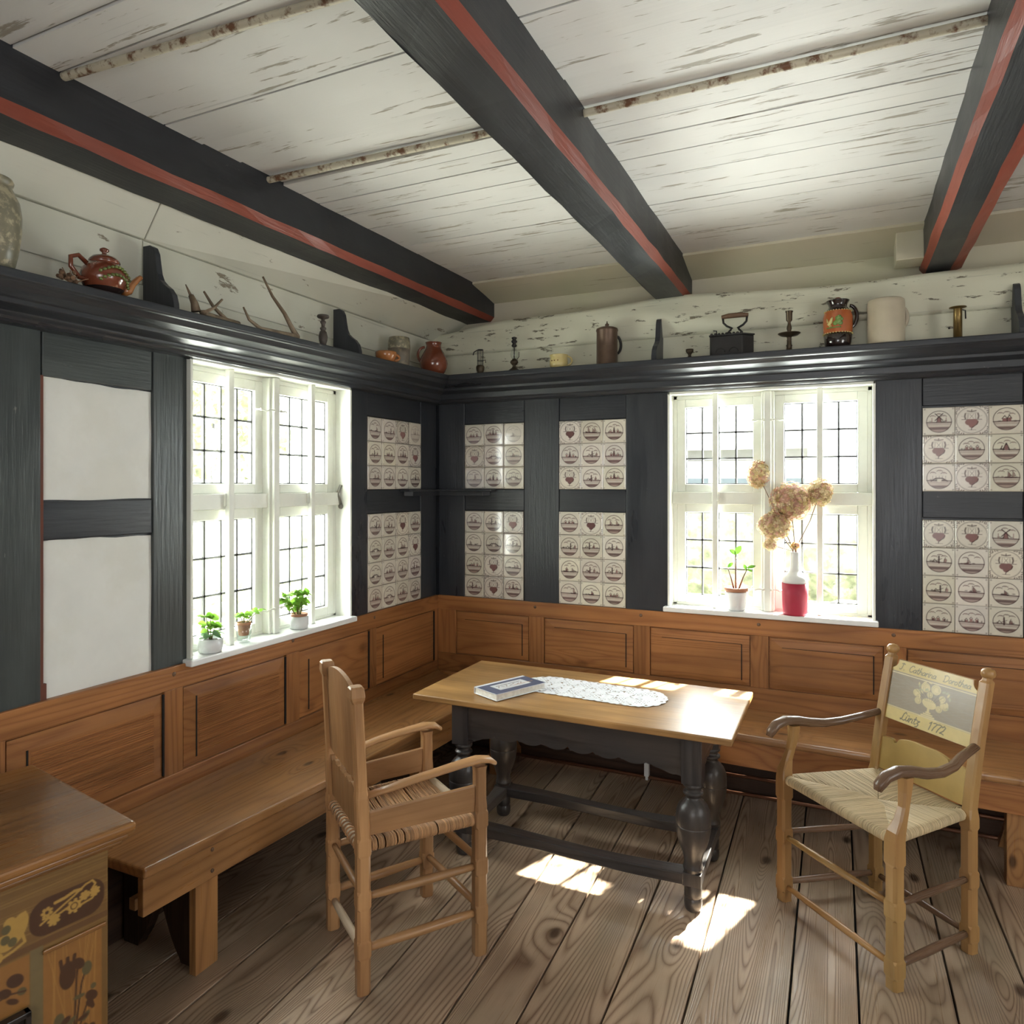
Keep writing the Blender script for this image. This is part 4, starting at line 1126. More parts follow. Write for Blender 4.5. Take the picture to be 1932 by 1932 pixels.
# ------------------------------------------------------------------ book and doily on the table
P0, P1, P2, P3 = [Vector(p) for p in ((0.826, -1.074, 0), (0.944, -0.812, 0), (1.086, -0.876, 0), (0.968, -1.138, 0))]
ub = (P1 - P0).normalized(); vb = Vector((ub.y, -ub.x, 0)); LB, WB = 0.287, 0.156
ang = atan2(ub.y, ub.x)
bk = empty('book', (P0 + ub * LB / 2 + vb * WB / 2 + Vector((0, 0, TZ + .0036))), ang, 'hardback book with slate blue cover and white title label on the table', 'book')
def bl(mb): return mb
b = MB(); b.box(-LB / 2 + .004, LB / 2 - .004, -WB / 2 + .005, WB / 2 - .0035, 0.003, 0.026); b.build('pages', simple('book_pages', (0.68, 0.66, 0.60), 0.8, nscale=60), bk, world=False)
M['cover'] = simple('slate_blue_cover', (0.075, 0.085, 0.14), 0.4, nscale=20); M['cover_white'] = simple('white_cover_cloth', (0.66, 0.67, 0.70), 0.5)
b = MB(); b.box(-LB / 2, LB / 2, -WB / 2, WB / 2, 0.0, 0.003, 0); b.box(-LB / 2, LB / 2, WB / 2 - .003, WB / 2, 0.0, 0.029, 0); b.box(-LB / 2, LB / 2, -WB / 2, WB / 2, 0.026, 0.029, 0)
b.build('cover', M['cover_white'], bk, world=False, bevel=0.001)
cv = Canvas(LB - .002, WB - .002, 0.0016, (0.085, 0.095, 0.155))
cv.rect(0, LB, WB - 0.018, WB, (0.66, 0.67, 0.72)); cv.rect(0.055, 0.235, 0.040, 0.115, (0.62, 0.62, 0.63))
for k, (u0, w_) in enumerate(((0.075, .018), (0.100, .012), (0.118, .02), (0.145, .014), (0.165, .02), (0.192, .016))):
    cv.stroke([(u0, .094), (u0 + w_, .094)], 0.006, (0.12, 0.10, 0.12))
for k in range(7):
    cv.stroke([(0.07 + k * .021, .070 + .006 * sin(k * 2)), (0.083 + k * .021, .078 + .006 * cos(k * 3))], 0.006, (0.17, 0.10, 0.10) if k % 2 else (0.30, 0.20, 0.16), .8)
cv.stroke([(0.08, .054), (0.21, .056)], 0.004, (0.3, 0.22, 0.2), .7)
cv.rect(0.150, 0.262, 0.058, 0.066, (0.55, 0.30, 0.16), .6)
mw = np.array(parent_world(bk))
def pl(X_, Y_):
    L = np.stack([X_ - LB / 2 + .001, Y_ - WB / 2 + .001, np.full(X_.shape, 0.0294), np.ones(X_.shape)], -1)
    return (L @ mw.T)[..., :3]
cv.mesh('cover_print', pl, M['print'], bk)

# lace doily: oval grid with an openwork pattern and scalloped rim
dres = 0.0032; DL, DW = 0.70, 0.27
nx, ny = int(DL / dres), int(DW / dres)
gx = (np.arange(nx + 1) / nx - .5) * DL; gy = (np.arange(ny + 1) / ny - .5) * DW
GX, GY = np.meshgrid(gx, gy)
xc, yc = (GX[:-1, :-1] + GX[1:, 1:]) / 2, (GY[:-1, :-1] + GY[1:, 1:]) / 2
ha, hb = DL / 2 - .012, DW / 2 - .008
xs_ = np.sign(xc) * np.maximum(0, np.abs(xc) - (ha - hb)); rr = np.hypot(xs_, yc) / hb
th_ = np.arctan2(yc, xs_ + 1e-9); per = np.where(np.abs(xc) < ha - hb, xc * 52, th_ * 9)
rim = 1.0 + 0.045 * np.abs(np.sin(per))
keep = rr < rim
hole = ((np.sin(xc * 150) * np.sin(yc * 150) > 0.55) & (rr > 0.80) & (rr < 0.95))
hole |= (np.hypot(((xc + .5) % 0.075) - .0375, np.abs(yc) - .052) < .0065) & (rr < .78)
hole |= (np.abs(np.hypot(((xc + .5) % 0.11) - .055, yc) - .030) < .004) & (np.sin(np.arctan2(yc, ((xc + .5) % 0.11) - .055) * 8) > -.2) & (rr < .7)
hole |= (np.sin(xc * 300 + 8 * yc) * np.sin(yc * 280) > .62) & (rr < .78) & (np.abs(yc) > .03)
hole &= (np.sin(xc * 61 + 2) * np.sin(yc * 47 + 1) > -.25)
keep &= ~hole
ad = radians(-3)
GZ = 0.0016 + 0.0014 * np.sin(GX * 60 + GY * 30) * np.sin(GY * 75) + 0.0008 * np.sin(GX * 210)
dcx, dcy = 1.278, -0.815
Pd = np.stack([dcx + GX * cos(ad) - GY * sin(ad), dcy + GX * sin(ad) + GY * cos(ad), TZ + 0.0012 + np.clip(GZ, 0, 1)], -1).reshape(-1, 3)
idx = np.arange((nx + 1) * (ny + 1)).reshape(ny + 1, nx + 1)
q = np.stack([idx[:-1, :-1], idx[:-1, 1:], idx[1:, 1:], idx[1:, :-1]], -1)[keep]
# leave free the corner where the book lies
do = grid_obj('lace_doily', Pd, q, np.tile(np.array([[0.78, 0.78, 0.80]]), (len(Pd), 1)), vcol_mat('white_lace', 0.9))
sm_ = do.modifiers.new('thread', 'SOLIDIFY'); sm_.thickness = 0.0010; sm_.offset = 1
tag(do, 'long white lace doily with scalloped edge lying on the table', 'doily')

# ================================================================== CHAIRS
def post(mb, pts, mat=0):
    """chamfered square post: pts = (x,y,z,half,chamfer)"""
    rings = []
    for x, y, z, a, c in pts:
        rings.append([(x - a + c, y - a, z), (x + a - c, y - a, z), (x + a, y - a + c, z), (x + a, y + a - c, z), (x + a - c, y + a, z), (x - a + c, y + a, z), (x - a, y + a - c, z), (x - a, y - a + c, z)])
    mb.loft(rings, mat, 2, True, False)
def chamfered(x, y, z0, z1, a, k, lean=None):
    """stop-chamfered run between z0 and z1 with square blocks at joints listed in k"""
    out = []; zs = sorted(set([z0, z1] + [q for j in k for q in (j - .030, j - .022, j + .022, j + .030)]))
    zs = [z for z in zs if z0 <= z <= z1]
    for z in zs:
        near = any(abs(z - j) <= .0225 for j in k)
        c = 0.003 if near else 0.0085; aa = a if near else a * 0.955
        lx = lean(z) if lean else 0
        out.append((x + lx, y, z, aa, c))
    return out
M['rush'] = wood('seat_rush', (0.52, 0.41, 0.25), (0.34, 0.24, 0.12), sx=6, sy=60, bands=3, amp=0.12, fiber=0.3, rough=0.6, bump=0.1, var=0.26)
M['cord'] = wood('wound_seat_cord', (0.42, 0.235, 0.115), (0.22, 0.095, 0.04), sx=6, sy=60, bands=3, amp=0.3, fiber=0.3, rough=0.6, bump=0.1, var=0.45)
M['rod'] = wood('pale_seat_rod', (0.62, 0.50, 0.36), (0.42, 0.30, 0.19), sx=1, sy=20, bands=3, amp=0.3, fiber=0.3, rough=0.5)

def rush_seat(parent, W, fx, bx_, zt):
    """envelope-woven rush seat, fx/bx_ = (x, half width) of front and back rails"""
    b = MB(); r = 0.0023; sp = 0.0048; rail = 0.016
    (xf, wf), (xb, wb_) = fx, bx_
    s = (xf - xb) / 2
    rng = random.Random(5)
    def zz(d): return zt - 0.012 * min(1, d / s) ** 0.8
    def strand(px, py, nx_, ny_, length):
        # (px,py) on rail axis, (nx_,ny_) outward normal
        pts = []
        for a in (-1.1, -0.4, 0.3, 0.95, 1.57):
            pts.append((px + nx_ * rail * cos(a), py + ny_ * rail * cos(a), zt - rail + rail * sin(a)))
        m = max(2, int(length / 0.035))
        for i in range(1, m + 1):
            d = length * i / m
            pts.append((px - nx_ * d, py - ny_ * d, zz(d) - (0.006 if i == m else 0) + rng.uniform(-.0006, .0006)))
        jit = rng.uniform(-.0008, .0008)
        b.tube([(x + jit * abs(ny_), y + jit * abs(nx_), z) for x, y, z in pts], r * rng.uniform(.9, 1.12), 5, 0, False)
    n = int(2 * wf / sp)
    for i in range(n):
        y = -wf + (i + .5) * sp; L = min(wf - abs(y) + .001, s)
        strand(xf, y, 1, 0, max(.006, L))
    n = int(2 * wb_ / sp)
    for i in range(n):
        y = -wb_ + (i + .5) * sp; L = min((wb_ - abs(y)) * 1.0 + .001, s)
        strand(xb, y, -1, 0, max(.006, L))
    for sg in (-1, 1):
        n = int((xf - xb) / sp)
        for i in range(n):
            x = xb + (i + .5) * sp; t = (x - xb) / (xf - xb); w = wb_ + (wf - wb_) * t
            L = min(x - xb, xf - x) * 1.12 + .001
            strand(x, sg * w, 0, sg, max(.006, min(L, w - .002)))
    b.add([(xf - .005, -wf, zt - .022), (xf - .005, wf, zt - .022), (xb + .005, wb_, zt - .022), (xb + .005, -wb_, zt - .022)], [(0, 1, 2, 3)])
    b.build('seat', M['rush'], parent, world=False, recalc=True)

# ---- script lettering for the painted chair back
G = {
 'I': ([(.1, .9), (.35, 1), (.55, .9)], [(.33, .98), (.28, .1), (.1, .0), (0, .12)]),
 'C': ([(.6, .82), (.5, 1), (.25, .95), (.08, .6), (.08, .25), (.25, 0), (.5, .05), (.62, .25)],),
 'D': ([(.1, .9), (.2, 0)], [(0, .85), (.3, 1), (.65, .8), (.68, .35), (.4, 0), (.1, .05)]),
 'L': ([(.5, .85), (.35, 1), (.2, .8), (.18, .2), (.05, 0), (.0, .12), (.2, .08), (.45, 0), (.6, .15)],),
 'a': ([(.4, .42), (.2, .5), (.03, .3), (.1, .03), (.3, .05), (.4, .3), (.4, .45)], [(.4, .42), (.4, .08), (.52, .05)]),
 't': ([(.15, .85), (.12, .15), (.22, 0), (.35, .08)], [(0, .55), (.32, .58)]),
 'h': ([(.08, 1), (.05, 0)], [(.06, .3), (.22, .5), (.35, .4), (.35, .08), (.47, .03)]),
 'r': ([(.05, .48), (.05, 0)], [(.05, .3), (.18, .48), (.32, .45)]),
 'i': ([(.05, .5), (.05, .08), (.17, .03)], [(.06, .68), (.08, .72)]),
 'n': ([(.03, .5), (.03, 0)], [(.03, .3), (.18, .5), (.32, .4), (.32, .05), (.45, .03)]),
 'o': ([(.2, .5), (.03, .3), (.1, .03), (.3, .05), (.38, .3), (.2, .5)],),
 'e': ([(.03, .25), (.32, .33), (.25, .5), (.08, .42), (.03, .2), (.15, .0), (.38, .1)],),
 'u': ([(.03, .5), (.05, .1), (.2, .02), (.33, .2), (.36, .5)], [(.36, .4), (.36, .08), (.48, .03)], [(.1, .68), (.11, .72)], [(.28, .68), (.29, .72)]),
 'z': ([(.05, .48), (.33, .5), (.1, .2), (.3, .1), (.25, -.2), (.05, -.22)],),
 '1': ([(.05, .75), (.22, .95), (.22, 0)],), '7': ([(.03, .88), (.2, .95), (.45, .88), (.25, .4), (.2, 0)],),
 '2': ([(.05, .75), (.2, .95), (.38, .8), (.3, .4), (.03, .05), (.2, .08), (.45, 0)],), '.': ([(.05, .02), (.08, .03)],),
}
ADV = {'I': .62, 'C': .62, 'D': .78, 'L': .58, 'i': .20, 'h': .46, 'n': .44, 'u': .48, 'r': .33, 't': .36, 'e': .38, 'a': .50, 'o': .42, 'z': .42, '1': .40, '7': .50, '2': .52, '.': .3, ' ': .45}
def write(c, txt, x, y, h, wd, col, slant=0.35, stretch=1.0):
    for ch in txt:
        for st in G.get(ch, ()):
            c.stroke([(x + (px * stretch + py * slant) * h, y + py * h) for px, py in st], wd, col, 0.9)
        x += ADV.get(ch, .45) * h * stretch
    return x

def chair_frame(name, o2, fw, label):
    e = empty(name, (o2[0], o2[1], 0), atan2(fw[1], fw[0]), label, 'armchair', 'rush-seated armchairs at the table')
    return e
def rung(parent, p, q, r=0.0115, mat='chair', name='rung'):
    b = MB(); P, Q = Vector(p), Vector(q); N = 6
    b.tube([P.lerp(Q, i / N) for i in range(N + 1)], [r * (.82 + .30 * sin(pi * i / N)) for i in range(N + 1)], 10)
    b.build(name, M[mat], parent, world=False)

# --- right chair: painted back
cr = chair_frame('armchair', (2.5525, -0.8185), (-0.285, -0.272), 'rush-seated armchair with flower-painted inscribed back panel, right of the table')
FW, BW = 0.257, 0.200; XF = 0.392
leanR = lambda z: 0.0 if z < .46 else -0.092 * ((z - .46) / .495) ** 1.25
for s in (-1, 1):
    b = MB()
    post(b, chamfered(0, s * BW, 0.0, 0.46, 0.0225, (.065, .25, .45)) + [(leanR(z), s * BW, z, .019, .006) for z in (.49, .56, .64, .70, .76, .82, .88, .915)] + [(leanR(.92), s * BW, .922, .014, .006), (leanR(.93), s * BW, .93, .0135, .006)])
    zz_ = 0.93
    b.lathe([(0.014, 0), (0.021, .006), (0.024, .014), (0.023, .024), (0.017, .032), (0.006, .036)], (leanR(.945), s * BW, zz_ - .002), 10)
    b.build('back_post', M['chair_painted'], cr, world=False)
    b = MB()
    post(b, chamfered(XF, s * FW, 0.0, 0.44, 0.0235, (.065, .25, .42)) + [(XF + dx, s * (FW + dy), z, a, c) for dx, dy, z, a, c in
         ((0, 0, .47, .023, .003), (-.004, .003, .50, .0215, .004), (-.018, .006, .535, .017, .006), (-.033, .004, .575, .0155, .007), (-.042, 0, .62, .017, .006), (-.045, 0, .667, .019, .005))])
    b.build('front_leg', M['chair_painted'], cr, world=False)
    b = MB()
    path = [(leanR(.695) + .01, s * (BW + .004), .700), (.06, s * (BW + .022), .682), (.13, s * (BW + .045), .665), (.20, s * (BW + .058), .660), (.27, s * (BW + .064), .668), (.33, s * (FW + .004), .682), (.385, s * (FW + .004), .688), (.430, s * (FW + .002), .676), (.455, s * FW, .652), (.462, s * FW, .636)]
    b.tube(path, [.013, .0145, .0155, .017, .0185, .019, .019, .0185, .017, .011], 12, 0, True, (0.95, 1.18))
    b.build('armrest', M['chair_dark'], cr, world=False)
    rung(cr, (0, s * BW, .25), (XF, s * FW, .262), .0115, 'chair_dark'); rung(cr, (0, s * BW, .065), (XF, s * FW, .068), .0125, 'chair_dark')
rung(cr, (XF, -FW, .245), (XF, FW, .258), .0115, 'chair_painted'); rung(cr, (XF, -FW, .055), (XF, FW, .068), .0115, 'chair_painted')
rung(cr, (0, -BW, .06), (0, BW, .06), .0115, 'chair_dark')
rush_seat(cr, 0, (XF - .002, FW - .012), (0.004, BW - .014), 0.482)
# upper back panel with its painting
z0, z1 = 0.685, 0.912; x0, x1 = leanR(z0), leanR(z1); hw = BW - 0.012
b = MB()
def bp(y, z, d): return (x0 + (x1 - x0) * (z - z0) / (z1 - z0) + d, y, z)
nr = 0.030; outl = [(-hw, z0), (hw, z0), (hw, z1 - nr - .006)]
outl += [(hw - nr * sin(a), z1 - .006 - nr * cos(a) + (.006 if a > 1.5 else 0)) for a in (0.35, .8, 1.2, 1.57)]
outl += [(-y, z) for y, z in outl[:1:-1]]
k = len(outl)
vs = [bp(y, z, -.006) for y, z in outl] + [bp(y, z, .006) for y, z in outl]
b.add(vs, [tuple(range(k))[::-1], tuple(range(k, 2 * k))] + [(i, (i + 1) % k, k + (i + 1) % k, k + i) for i in range(k)], 0, 1)
ps = b.build('back_panel', M['chair_painted'], cr, world=False)
W_, H_ = 2 * hw, z1 - z0
c = Canvas(W_, H_, 0.0017, (0.26, 0.205, 0.135))
OCH = (0.56, 0.43, 0.155); OCH2 = (0.60, 0.49, 0.24); INK = (0.075, 0.065, 0.035)
rng = random.Random(9)
for k_ in range(26): c.stroke([(0, rng.uniform(0, H_)), (W_, rng.uniform(0, H_))], 0.0022, (0.30, 0.265, 0.20), .35)
c.rect(0, W_, 0, 0.046, OCH); c.rect(0, W_, H_ - 0.044, H_, OCH); c.stroke([(0, H_ - .050), (W_, H_ - .050)], .0035, (0.65, 0.55, 0.32)); c.stroke([(0, .049), (W_, .049)], .0035, (0.62, 0.50, 0.24))
write(c, 'Luntz  1772', 0.075, 0.011, 0.031, 0.0038, INK, .35, 1.2)
write(c, 'I. Catharina  Dorothea', 0.038, H_ - .035, 0.025, 0.0028, INK, .35, 1.22)
bx0, by0 = W_ / 2 + .004, H_ / 2 - .01
c.disc(bx0 - .004, by0 - .004, .030, .017, OCH2, 1, -.15); c.stroke([(bx0 - .004, by0 - .02), (bx0 - .004, by0 - .034)], .010, OCH2)
for k_ in range(4): c.stroke([(bx0 - .012 - k_ * .009, by0 - .036 - k_ * .0065), (bx0 + .006 + k_ * .009, by0 - .036 - k_ * .0065)], .005, OCH2)
def rose(x, y, r):
    c.disc(x, y, r, r * .9, OCH2)
    for q in range(3): c.ring(x + r * .1 * q, y, r * (.75 - .22 * q), .0016, (0.34, 0.27, 0.14), .8)
for x, y, r in ((-.028, .050, .019), (.016, .052, .020), (-.062, .022, .015), (-.052, -.004, .014), (.046, .026, .013), (.060, .002, .014), (.038, -.012, .013), (-.006, .028, .012)): rose(bx0 + x, by0 + y, r)
for k_ in range(34):
    a = rng.uniform(-.3, pi + .3); rr_ = rng.uniform(.045, .082)
    c.disc(bx0 + rr_ * cos(a), by0 + .012 + rr_ * .75 * sin(a), .0075, .0036, OCH2 if rng.random() < .7 else (0.36, 0.34, 0.20), .9, rng.uniform(0, 3))
for k_ in range(7): c.stroke([(bx0 - .07 + k_ * .02, by0 + .035), (bx0 - .02 + k_ * .006, by0 + .004)], .0016, (0.12, 0.10, 0.07), .8)
xc_ = (c.X[:-1, :-1] + c.X[1:, 1:]) / 2 - hw; zc_ = (c.Y[:-1, :-1] + c.Y[1:, 1:]) / 2 + z0
keep = ~((np.hypot(np.abs(xc_) - hw, zc_ - (z1)) < nr + .004))
mw = np.array(parent_world(cr))
def pl2(X_, Y_):
    y = X_ - hw; z = z0 + Y_
    # seen from the front the writing runs from the sitter's right to left
    L = np.stack([x0 + (x1 - x0) * Y_ / H_ + .0066, y, z, np.ones(y.shape)], -1)
    return (L @ mw.T)[..., :3]
c.mesh('painted_face', pl2, M['painted'], ps, keep)
# lower splat with a cut crest
z0b = .490; b = MB(); hw2 = BW - .012
top = []
for i in range(41):
    u = -1 + 2 * i / 40; h = .600 + .030 * (1 - abs(u)) ** .8 + .008 * abs(sin(u * pi * 1.5)) - (.012 if abs(abs(u) - .62) < .05 else 0)
    top.append((u * hw2, h))
vs = []; fs = []
for y, h in top:
    for d in (-.006, .006): vs += [(leanR(z0b) + d, y, z0b), (leanR(h) + d, y, h)]
for i in range(len(top) - 1):
    a = i * 4; c4 = a + 4
    fs += [(a, c4, c4 + 1, a + 1), (a + 2, a + 3, c4 + 3, c4 + 2), (a, a + 2, c4 + 2, c4), (a + 1, c4 + 1, c4 + 3, a + 3)]
fs += [(0, 1, 3, 2), (len(vs) - 4, len(vs) - 2, len(vs) - 1, len(vs) - 3)]
b.add(vs, fs, 0, 1)
M['ochre'] = simple('ochre_painted_splat', (0.44, 0.30, 0.10), 0.35, nscale=6, var=.12, bump=.05)
b.build('lower_splat', M['ochre'], cr, world=False)

# --- left chair: arched plain back, corded seat
cl = chair_frame('armchair', (0.7725, -1.891), (0.244, 0.325), 'pale wooden armchair with arched plank back and corded seat, seen from behind')
BW = 0.187; YB, YD = -0.187, 0.222; XB = 0.408; XD = 0.375
leanL = lambda z: 0.0 if z < .46 else -0.022 * ((z - .46) / .50) ** 1.2
for s in (-1, 1):
    b = MB()
    post(b, chamfered(0, s * BW, 0.0, 0.50, 0.0225, (.14, .295, .46)) + [(leanL(z), s * BW, z, .0205, .005) for z in (.55, .60, .615)] + [(leanL(z), s * BW, z, .018, .006) for z in (.64, .72, .80, .88, .915)] +
         [(leanL(.925), s * BW, .925, .022, .004), (leanL(.935), s * BW, .935, .0235, .003), (leanL(.962), s * BW, .962, .0215, .003), (leanL(.966), s * BW, .968, .018, .006)])
    b.build('back_post', M['chair'], cl, world=False)
for fx_, fy_ in ((XB, YB), (XD, YD)):
    b = MB()
    post(b, chamfered(fx_, fy_, 0.0, 0.50, 0.0235, (.14, .30, .46)) + [(fx_ - .0, fy_, z, .0195, .006) for z in (.53, .58, .62)] + [(fx_, fy_, .640, .021, .004)])
    b.build('front_leg', M['chair'], cl, world=False)
    s = -1 if fy_ < 0 else 1
    by_ = s * (BW + .002)
    b = MB()
    path = [(leanL(.61) + .016, by_, .617), (.09, by_ + s * .004, .628), (.17, fy_ * .5 + by_ * .5 + s * .006, .640), (.26, fy_ * .75 + by_ * .25 + s * .006, .650), (.34, fy_ + s * .002, .657), (fx_ - .005, fy_, .661), (fx_ + .035, fy_, .654), (fx_ + .058, fy_, .638)]
    if fx_ < .4: path = [p for p in path if p[0] < .33 or p[0] > .365]
    b.tube(path, [.014, .016, .017, .018, .019, .020, .0185, .0125][:len(path)] if fx_ > .4 else [.014, .016, .017, .018, .020, .0185, .0125][:len(path)], 12, 0, True, (0.62, 1.30))
    b.build('armrest', M['chair'], cl, world=False)
    # board between seat and arm
    b = MB(); t = .008
    b.hexa([(.018, by_ - t, .492), (fx_ - .018, fy_ - t, .487), (fx_ - .018, fy_ + t, .487), (.018, by_ + t, .492), (.018, by_ - t, .566), (fx_ - .018, fy_ - t, .576), (fx_ - .018, fy_ + t, .576), (.018, by_ + t, .566)], 0, 0)
    b.build('side_board', M['chair'], cl, world=False, bevel=.003)
    rung(cl, (0, s * BW, .298), (fx_, fy_, .298), .0135); rung(cl, (0, s * BW, .135), (fx_, fy_, .140), .0145)
rung(cl, (XB, YB, .315), (XD, YD, .315), .0125); rung(cl, (XB, YB, .155), (XD, YD, .155), .0125); rung(cl, (0, -BW, .13), (0, BW, .105), .0125, 'rod'); rung(cl, (0, -BW, .305), (0, BW, .305), .011)
def board_back(za, zbf, name, mat, par, BW_, lean, th=.007, scal=None):
    N = 44; vs = []; fs = []
    for i in range(N + 1):
        u = -1 + 2 * i / N; y = u * BW_; zt_ = zbf(u); z_a = za(u) if callable(za) else za
        for d in (-th, th): vs += [(lean(z_a) + d, y, z_a), (lean(zt_) + d, y, zt_)]
    for i in range(N):
        a = i * 4; c4 = a + 4
        fs += [(a, c4, c4 + 1, a + 1), (a + 2, a + 3, c4 + 3, c4 + 2), (a, a + 2, c4 + 2, c4), (a + 1, c4 + 1, c4 + 3, a + 3)]
    fs += [(0, 1, 3, 2), (len(vs) - 4, len(vs) - 2, len(vs) - 1, len(vs) - 3)]
    bb = MB(); bb.add(vs, fs, 0, 2); bb.build(name, mat, par, world=False)
board_back(lambda u: .655 + .012 * abs(u) ** 6, lambda u: .935 + .040 * (1 - u * u) ** .7, 'back_panel', M['chair'], cl, BW - .012, leanL)
board_back(.492, lambda u: .622 + .012 * abs(sin(u * pi * 2.5)) - .010 * (abs((abs(u) * 3) % 1 - .5) < .12), 'lower_splat', M['chair'], cl, BW - .012, leanL)
# corded seat
b = MB(); rng = random.Random(3); r = .0026; sp = .0050; rail = .0175; zt = .474; n = int(.375 / sp)
for i in range(n):
    x = .016 + i * sp; t = x / .39; yl = BW + (YD - BW) * t - .004; yr = BW - .004
    if x > XD - .02 and x > .36: yl = YD - .004
    pts = []
    for a in (-2.4, -1.6, -.9, -.2, .5, 1.1, 1.57): pts.append((x, -yr - rail * cos(a), zt - rail + rail * sin(a)))
    for k_ in range(1, 8): pts.append((x + rng.uniform(-.001, .001), -yr + (yl + yr) * k_ / 8, zt - .010 * sin(pi * k_ / 8) - .001 + rng.uniform(-.0022, .0012)))
    for a in (1.57, 1.1, .5, -.2, -.9, -1.6, -2.4): pts.append((x, yl + rail * cos(a), zt - rail + rail * sin(a)))
    if rng.random() < .93: b.tube(pts, r * rng.uniform(.85, 1.15), 5, 0, False)
b.add([(.01, -BW, zt - .024), (.385, -BW, zt - .024), (.385, BW, zt - .024), (.01, BW, zt - .024)], [(0, 1, 2, 3)])
b.build('seat', M['cord'], cl, world=False)
b = MB(); b.tube([(-.006, -BW, zt - .018), (-.006, BW, zt - .018)], .0135, 12); b.build('rear_rail', M['rod'], cl, world=False)
b = MB(); b.tube([(XB - .01, YB, zt - .014), (XD, YD, zt - .014)], .017, 12); b.build('front_rail', M['rod'], cl, world=False)
for k_ in range(15):
    y = -BW + .024 + k_ * .0235; b = MB(); pts = []
    for j in range(13):
        a = 2 * pi * j / 12; pts.append((-.006 + .0165 * cos(a), y + .010 * j / 12, zt - .018 + .0165 * sin(a)))
    pts.append((.03, y + .014, zt - .012))
    b.tube(pts, .0032, 6); b.build('cord_loop', M['cord'], cl, world=False)

# ================================================================== INLAID CHEST at lower left
ca = atan2(-0.982, -0.19)
cab = empty('inlaid_chest', (0.68, -2.691, 0), ca, 'walnut chest of drawers with floral marquetry at the lower left', 'chest')
# local: +x along the front towards the camera, -y into the wall
LCH = 0.56
b = MB(); b.box(0.0, LCH, -0.52, -0.0015, 0.06, 0.719, 0, 0); b.build('carcass', M['cabinet'], cab, world=False, bevel=.002)
b = MB(); b.box(-.048, LCH + .048, -.56, .048, .7535, .782, 0, 0); b.build('top', M['cabinet'], cab, world=False, bevel=.011, seg=4)
b = MB()
b.box(-.034, LCH + .034, -.55, .034, .739, .753, 0, 0); b.box(-.024, LCH + .024, -.54, .024, .727, .739, 0, 0); b.box(-.010, LCH + .010, -.535, .010, .718, .727, 0, 0)
b.build('cornice', M['cabinet'], cab, world=False, bevel=.005, seg=3)
b = MB(); b.box(.02, LCH - .02, -.5, -.01, 0, .06); b.build('plinth', M['ebony'], cab, world=False)
CW, CH = 0.555, 0.658
c = Canvas(CW, CH, 0.0021, (0.16, 0.082, 0.022))
Z = lambda z: z - .06
GOLD = (0.40, 0.235, 0.055); DK = (0.06, 0.022, 0.008); ORG = (0.26, 0.115, 0.026); GRN = (0.10, 0.078, 0.032)
rng = random.Random(21)
for k_ in range(60): 
    z_ = rng.uniform(Z(.55), CH); c.stroke([(0, z_), (CW, z_ + rng.uniform(-.02, .02))], .0022, (0.27, 0.16, 0.05) if k_ % 2 else (0.15, 0.08, 0.025), .35)
c.rect(0, CW, Z(.558), Z(.572), (0.12, 0.055, 0.018))
def rrect(x0_, x1_, y0_, y1_, r_, col):
    dx = np.maximum(np.maximum(x0_ + r_ - c.X, c.X - x1_ + r_), 0); dy = np.maximum(np.maximum(y0_ + r_ - c.Y, c.Y - y1_ + r_), 0)
    c.put(c.soft(np.hypot(dx, dy) - r_), col)
for off in (0.0, .25):
    rrect(.008 + off, .168 + off, Z(.578), Z(.662), .036, DK)
    def S(pts, w_=.006, col=GOLD): c.stroke([(off + x, Z(z)) for x, z in pts], w_, col)
    S([(.145, .606), (.12, .618), (.10, .628), (.075, .640), (.05, .655), (.035, .658), (.028, .648), (.034, .641)], .0045)
    S([(.115, .642), (.095, .644), (.075, .650), (.06, .648)], .007); S([(.14, .616), (.11, .612), (.085, .620), (.06, .612), (.035, .616), (.022, .632)], .0045)
    for x, z, r_ in ((.075, .616, .014), (.118, .604, .010), (.132, .628, .009), (.030, .630, .009), (.052, .630, .008)):
        c.disc(off + x, Z(z), r_, r_ * .85, GOLD)
        for q in range(7): c.disc(off + x + r_ * cos(q * .9), Z(z) + r_ * sin(q * .9), .004, .0032, GOLD)
    c.ring(off + .075, Z(.616), .007, .0025, DK); c.disc(off + .132, Z(.628), .004, .004, DK)
# light scrollwork left of it
for x, z, rx, rz in ((.19, .62, .018, .034), (.215, .60, .022, .018), (.205, .64, .012, .012), (.235, .575, .018, .014)):
    c.disc(x, Z(z), rx, rz, GOLD, 1, .4)
for x, z in ((.212, .628), (.214, .606), (.20, .596)): c.disc(x, Z(z), .009, .010, GRN)
c.stroke([(.176, Z(.65)), (.182, Z(.61)), (.176, Z(.585)), (.20, Z(.575)), (.24, Z(.566))], .006, GOLD)
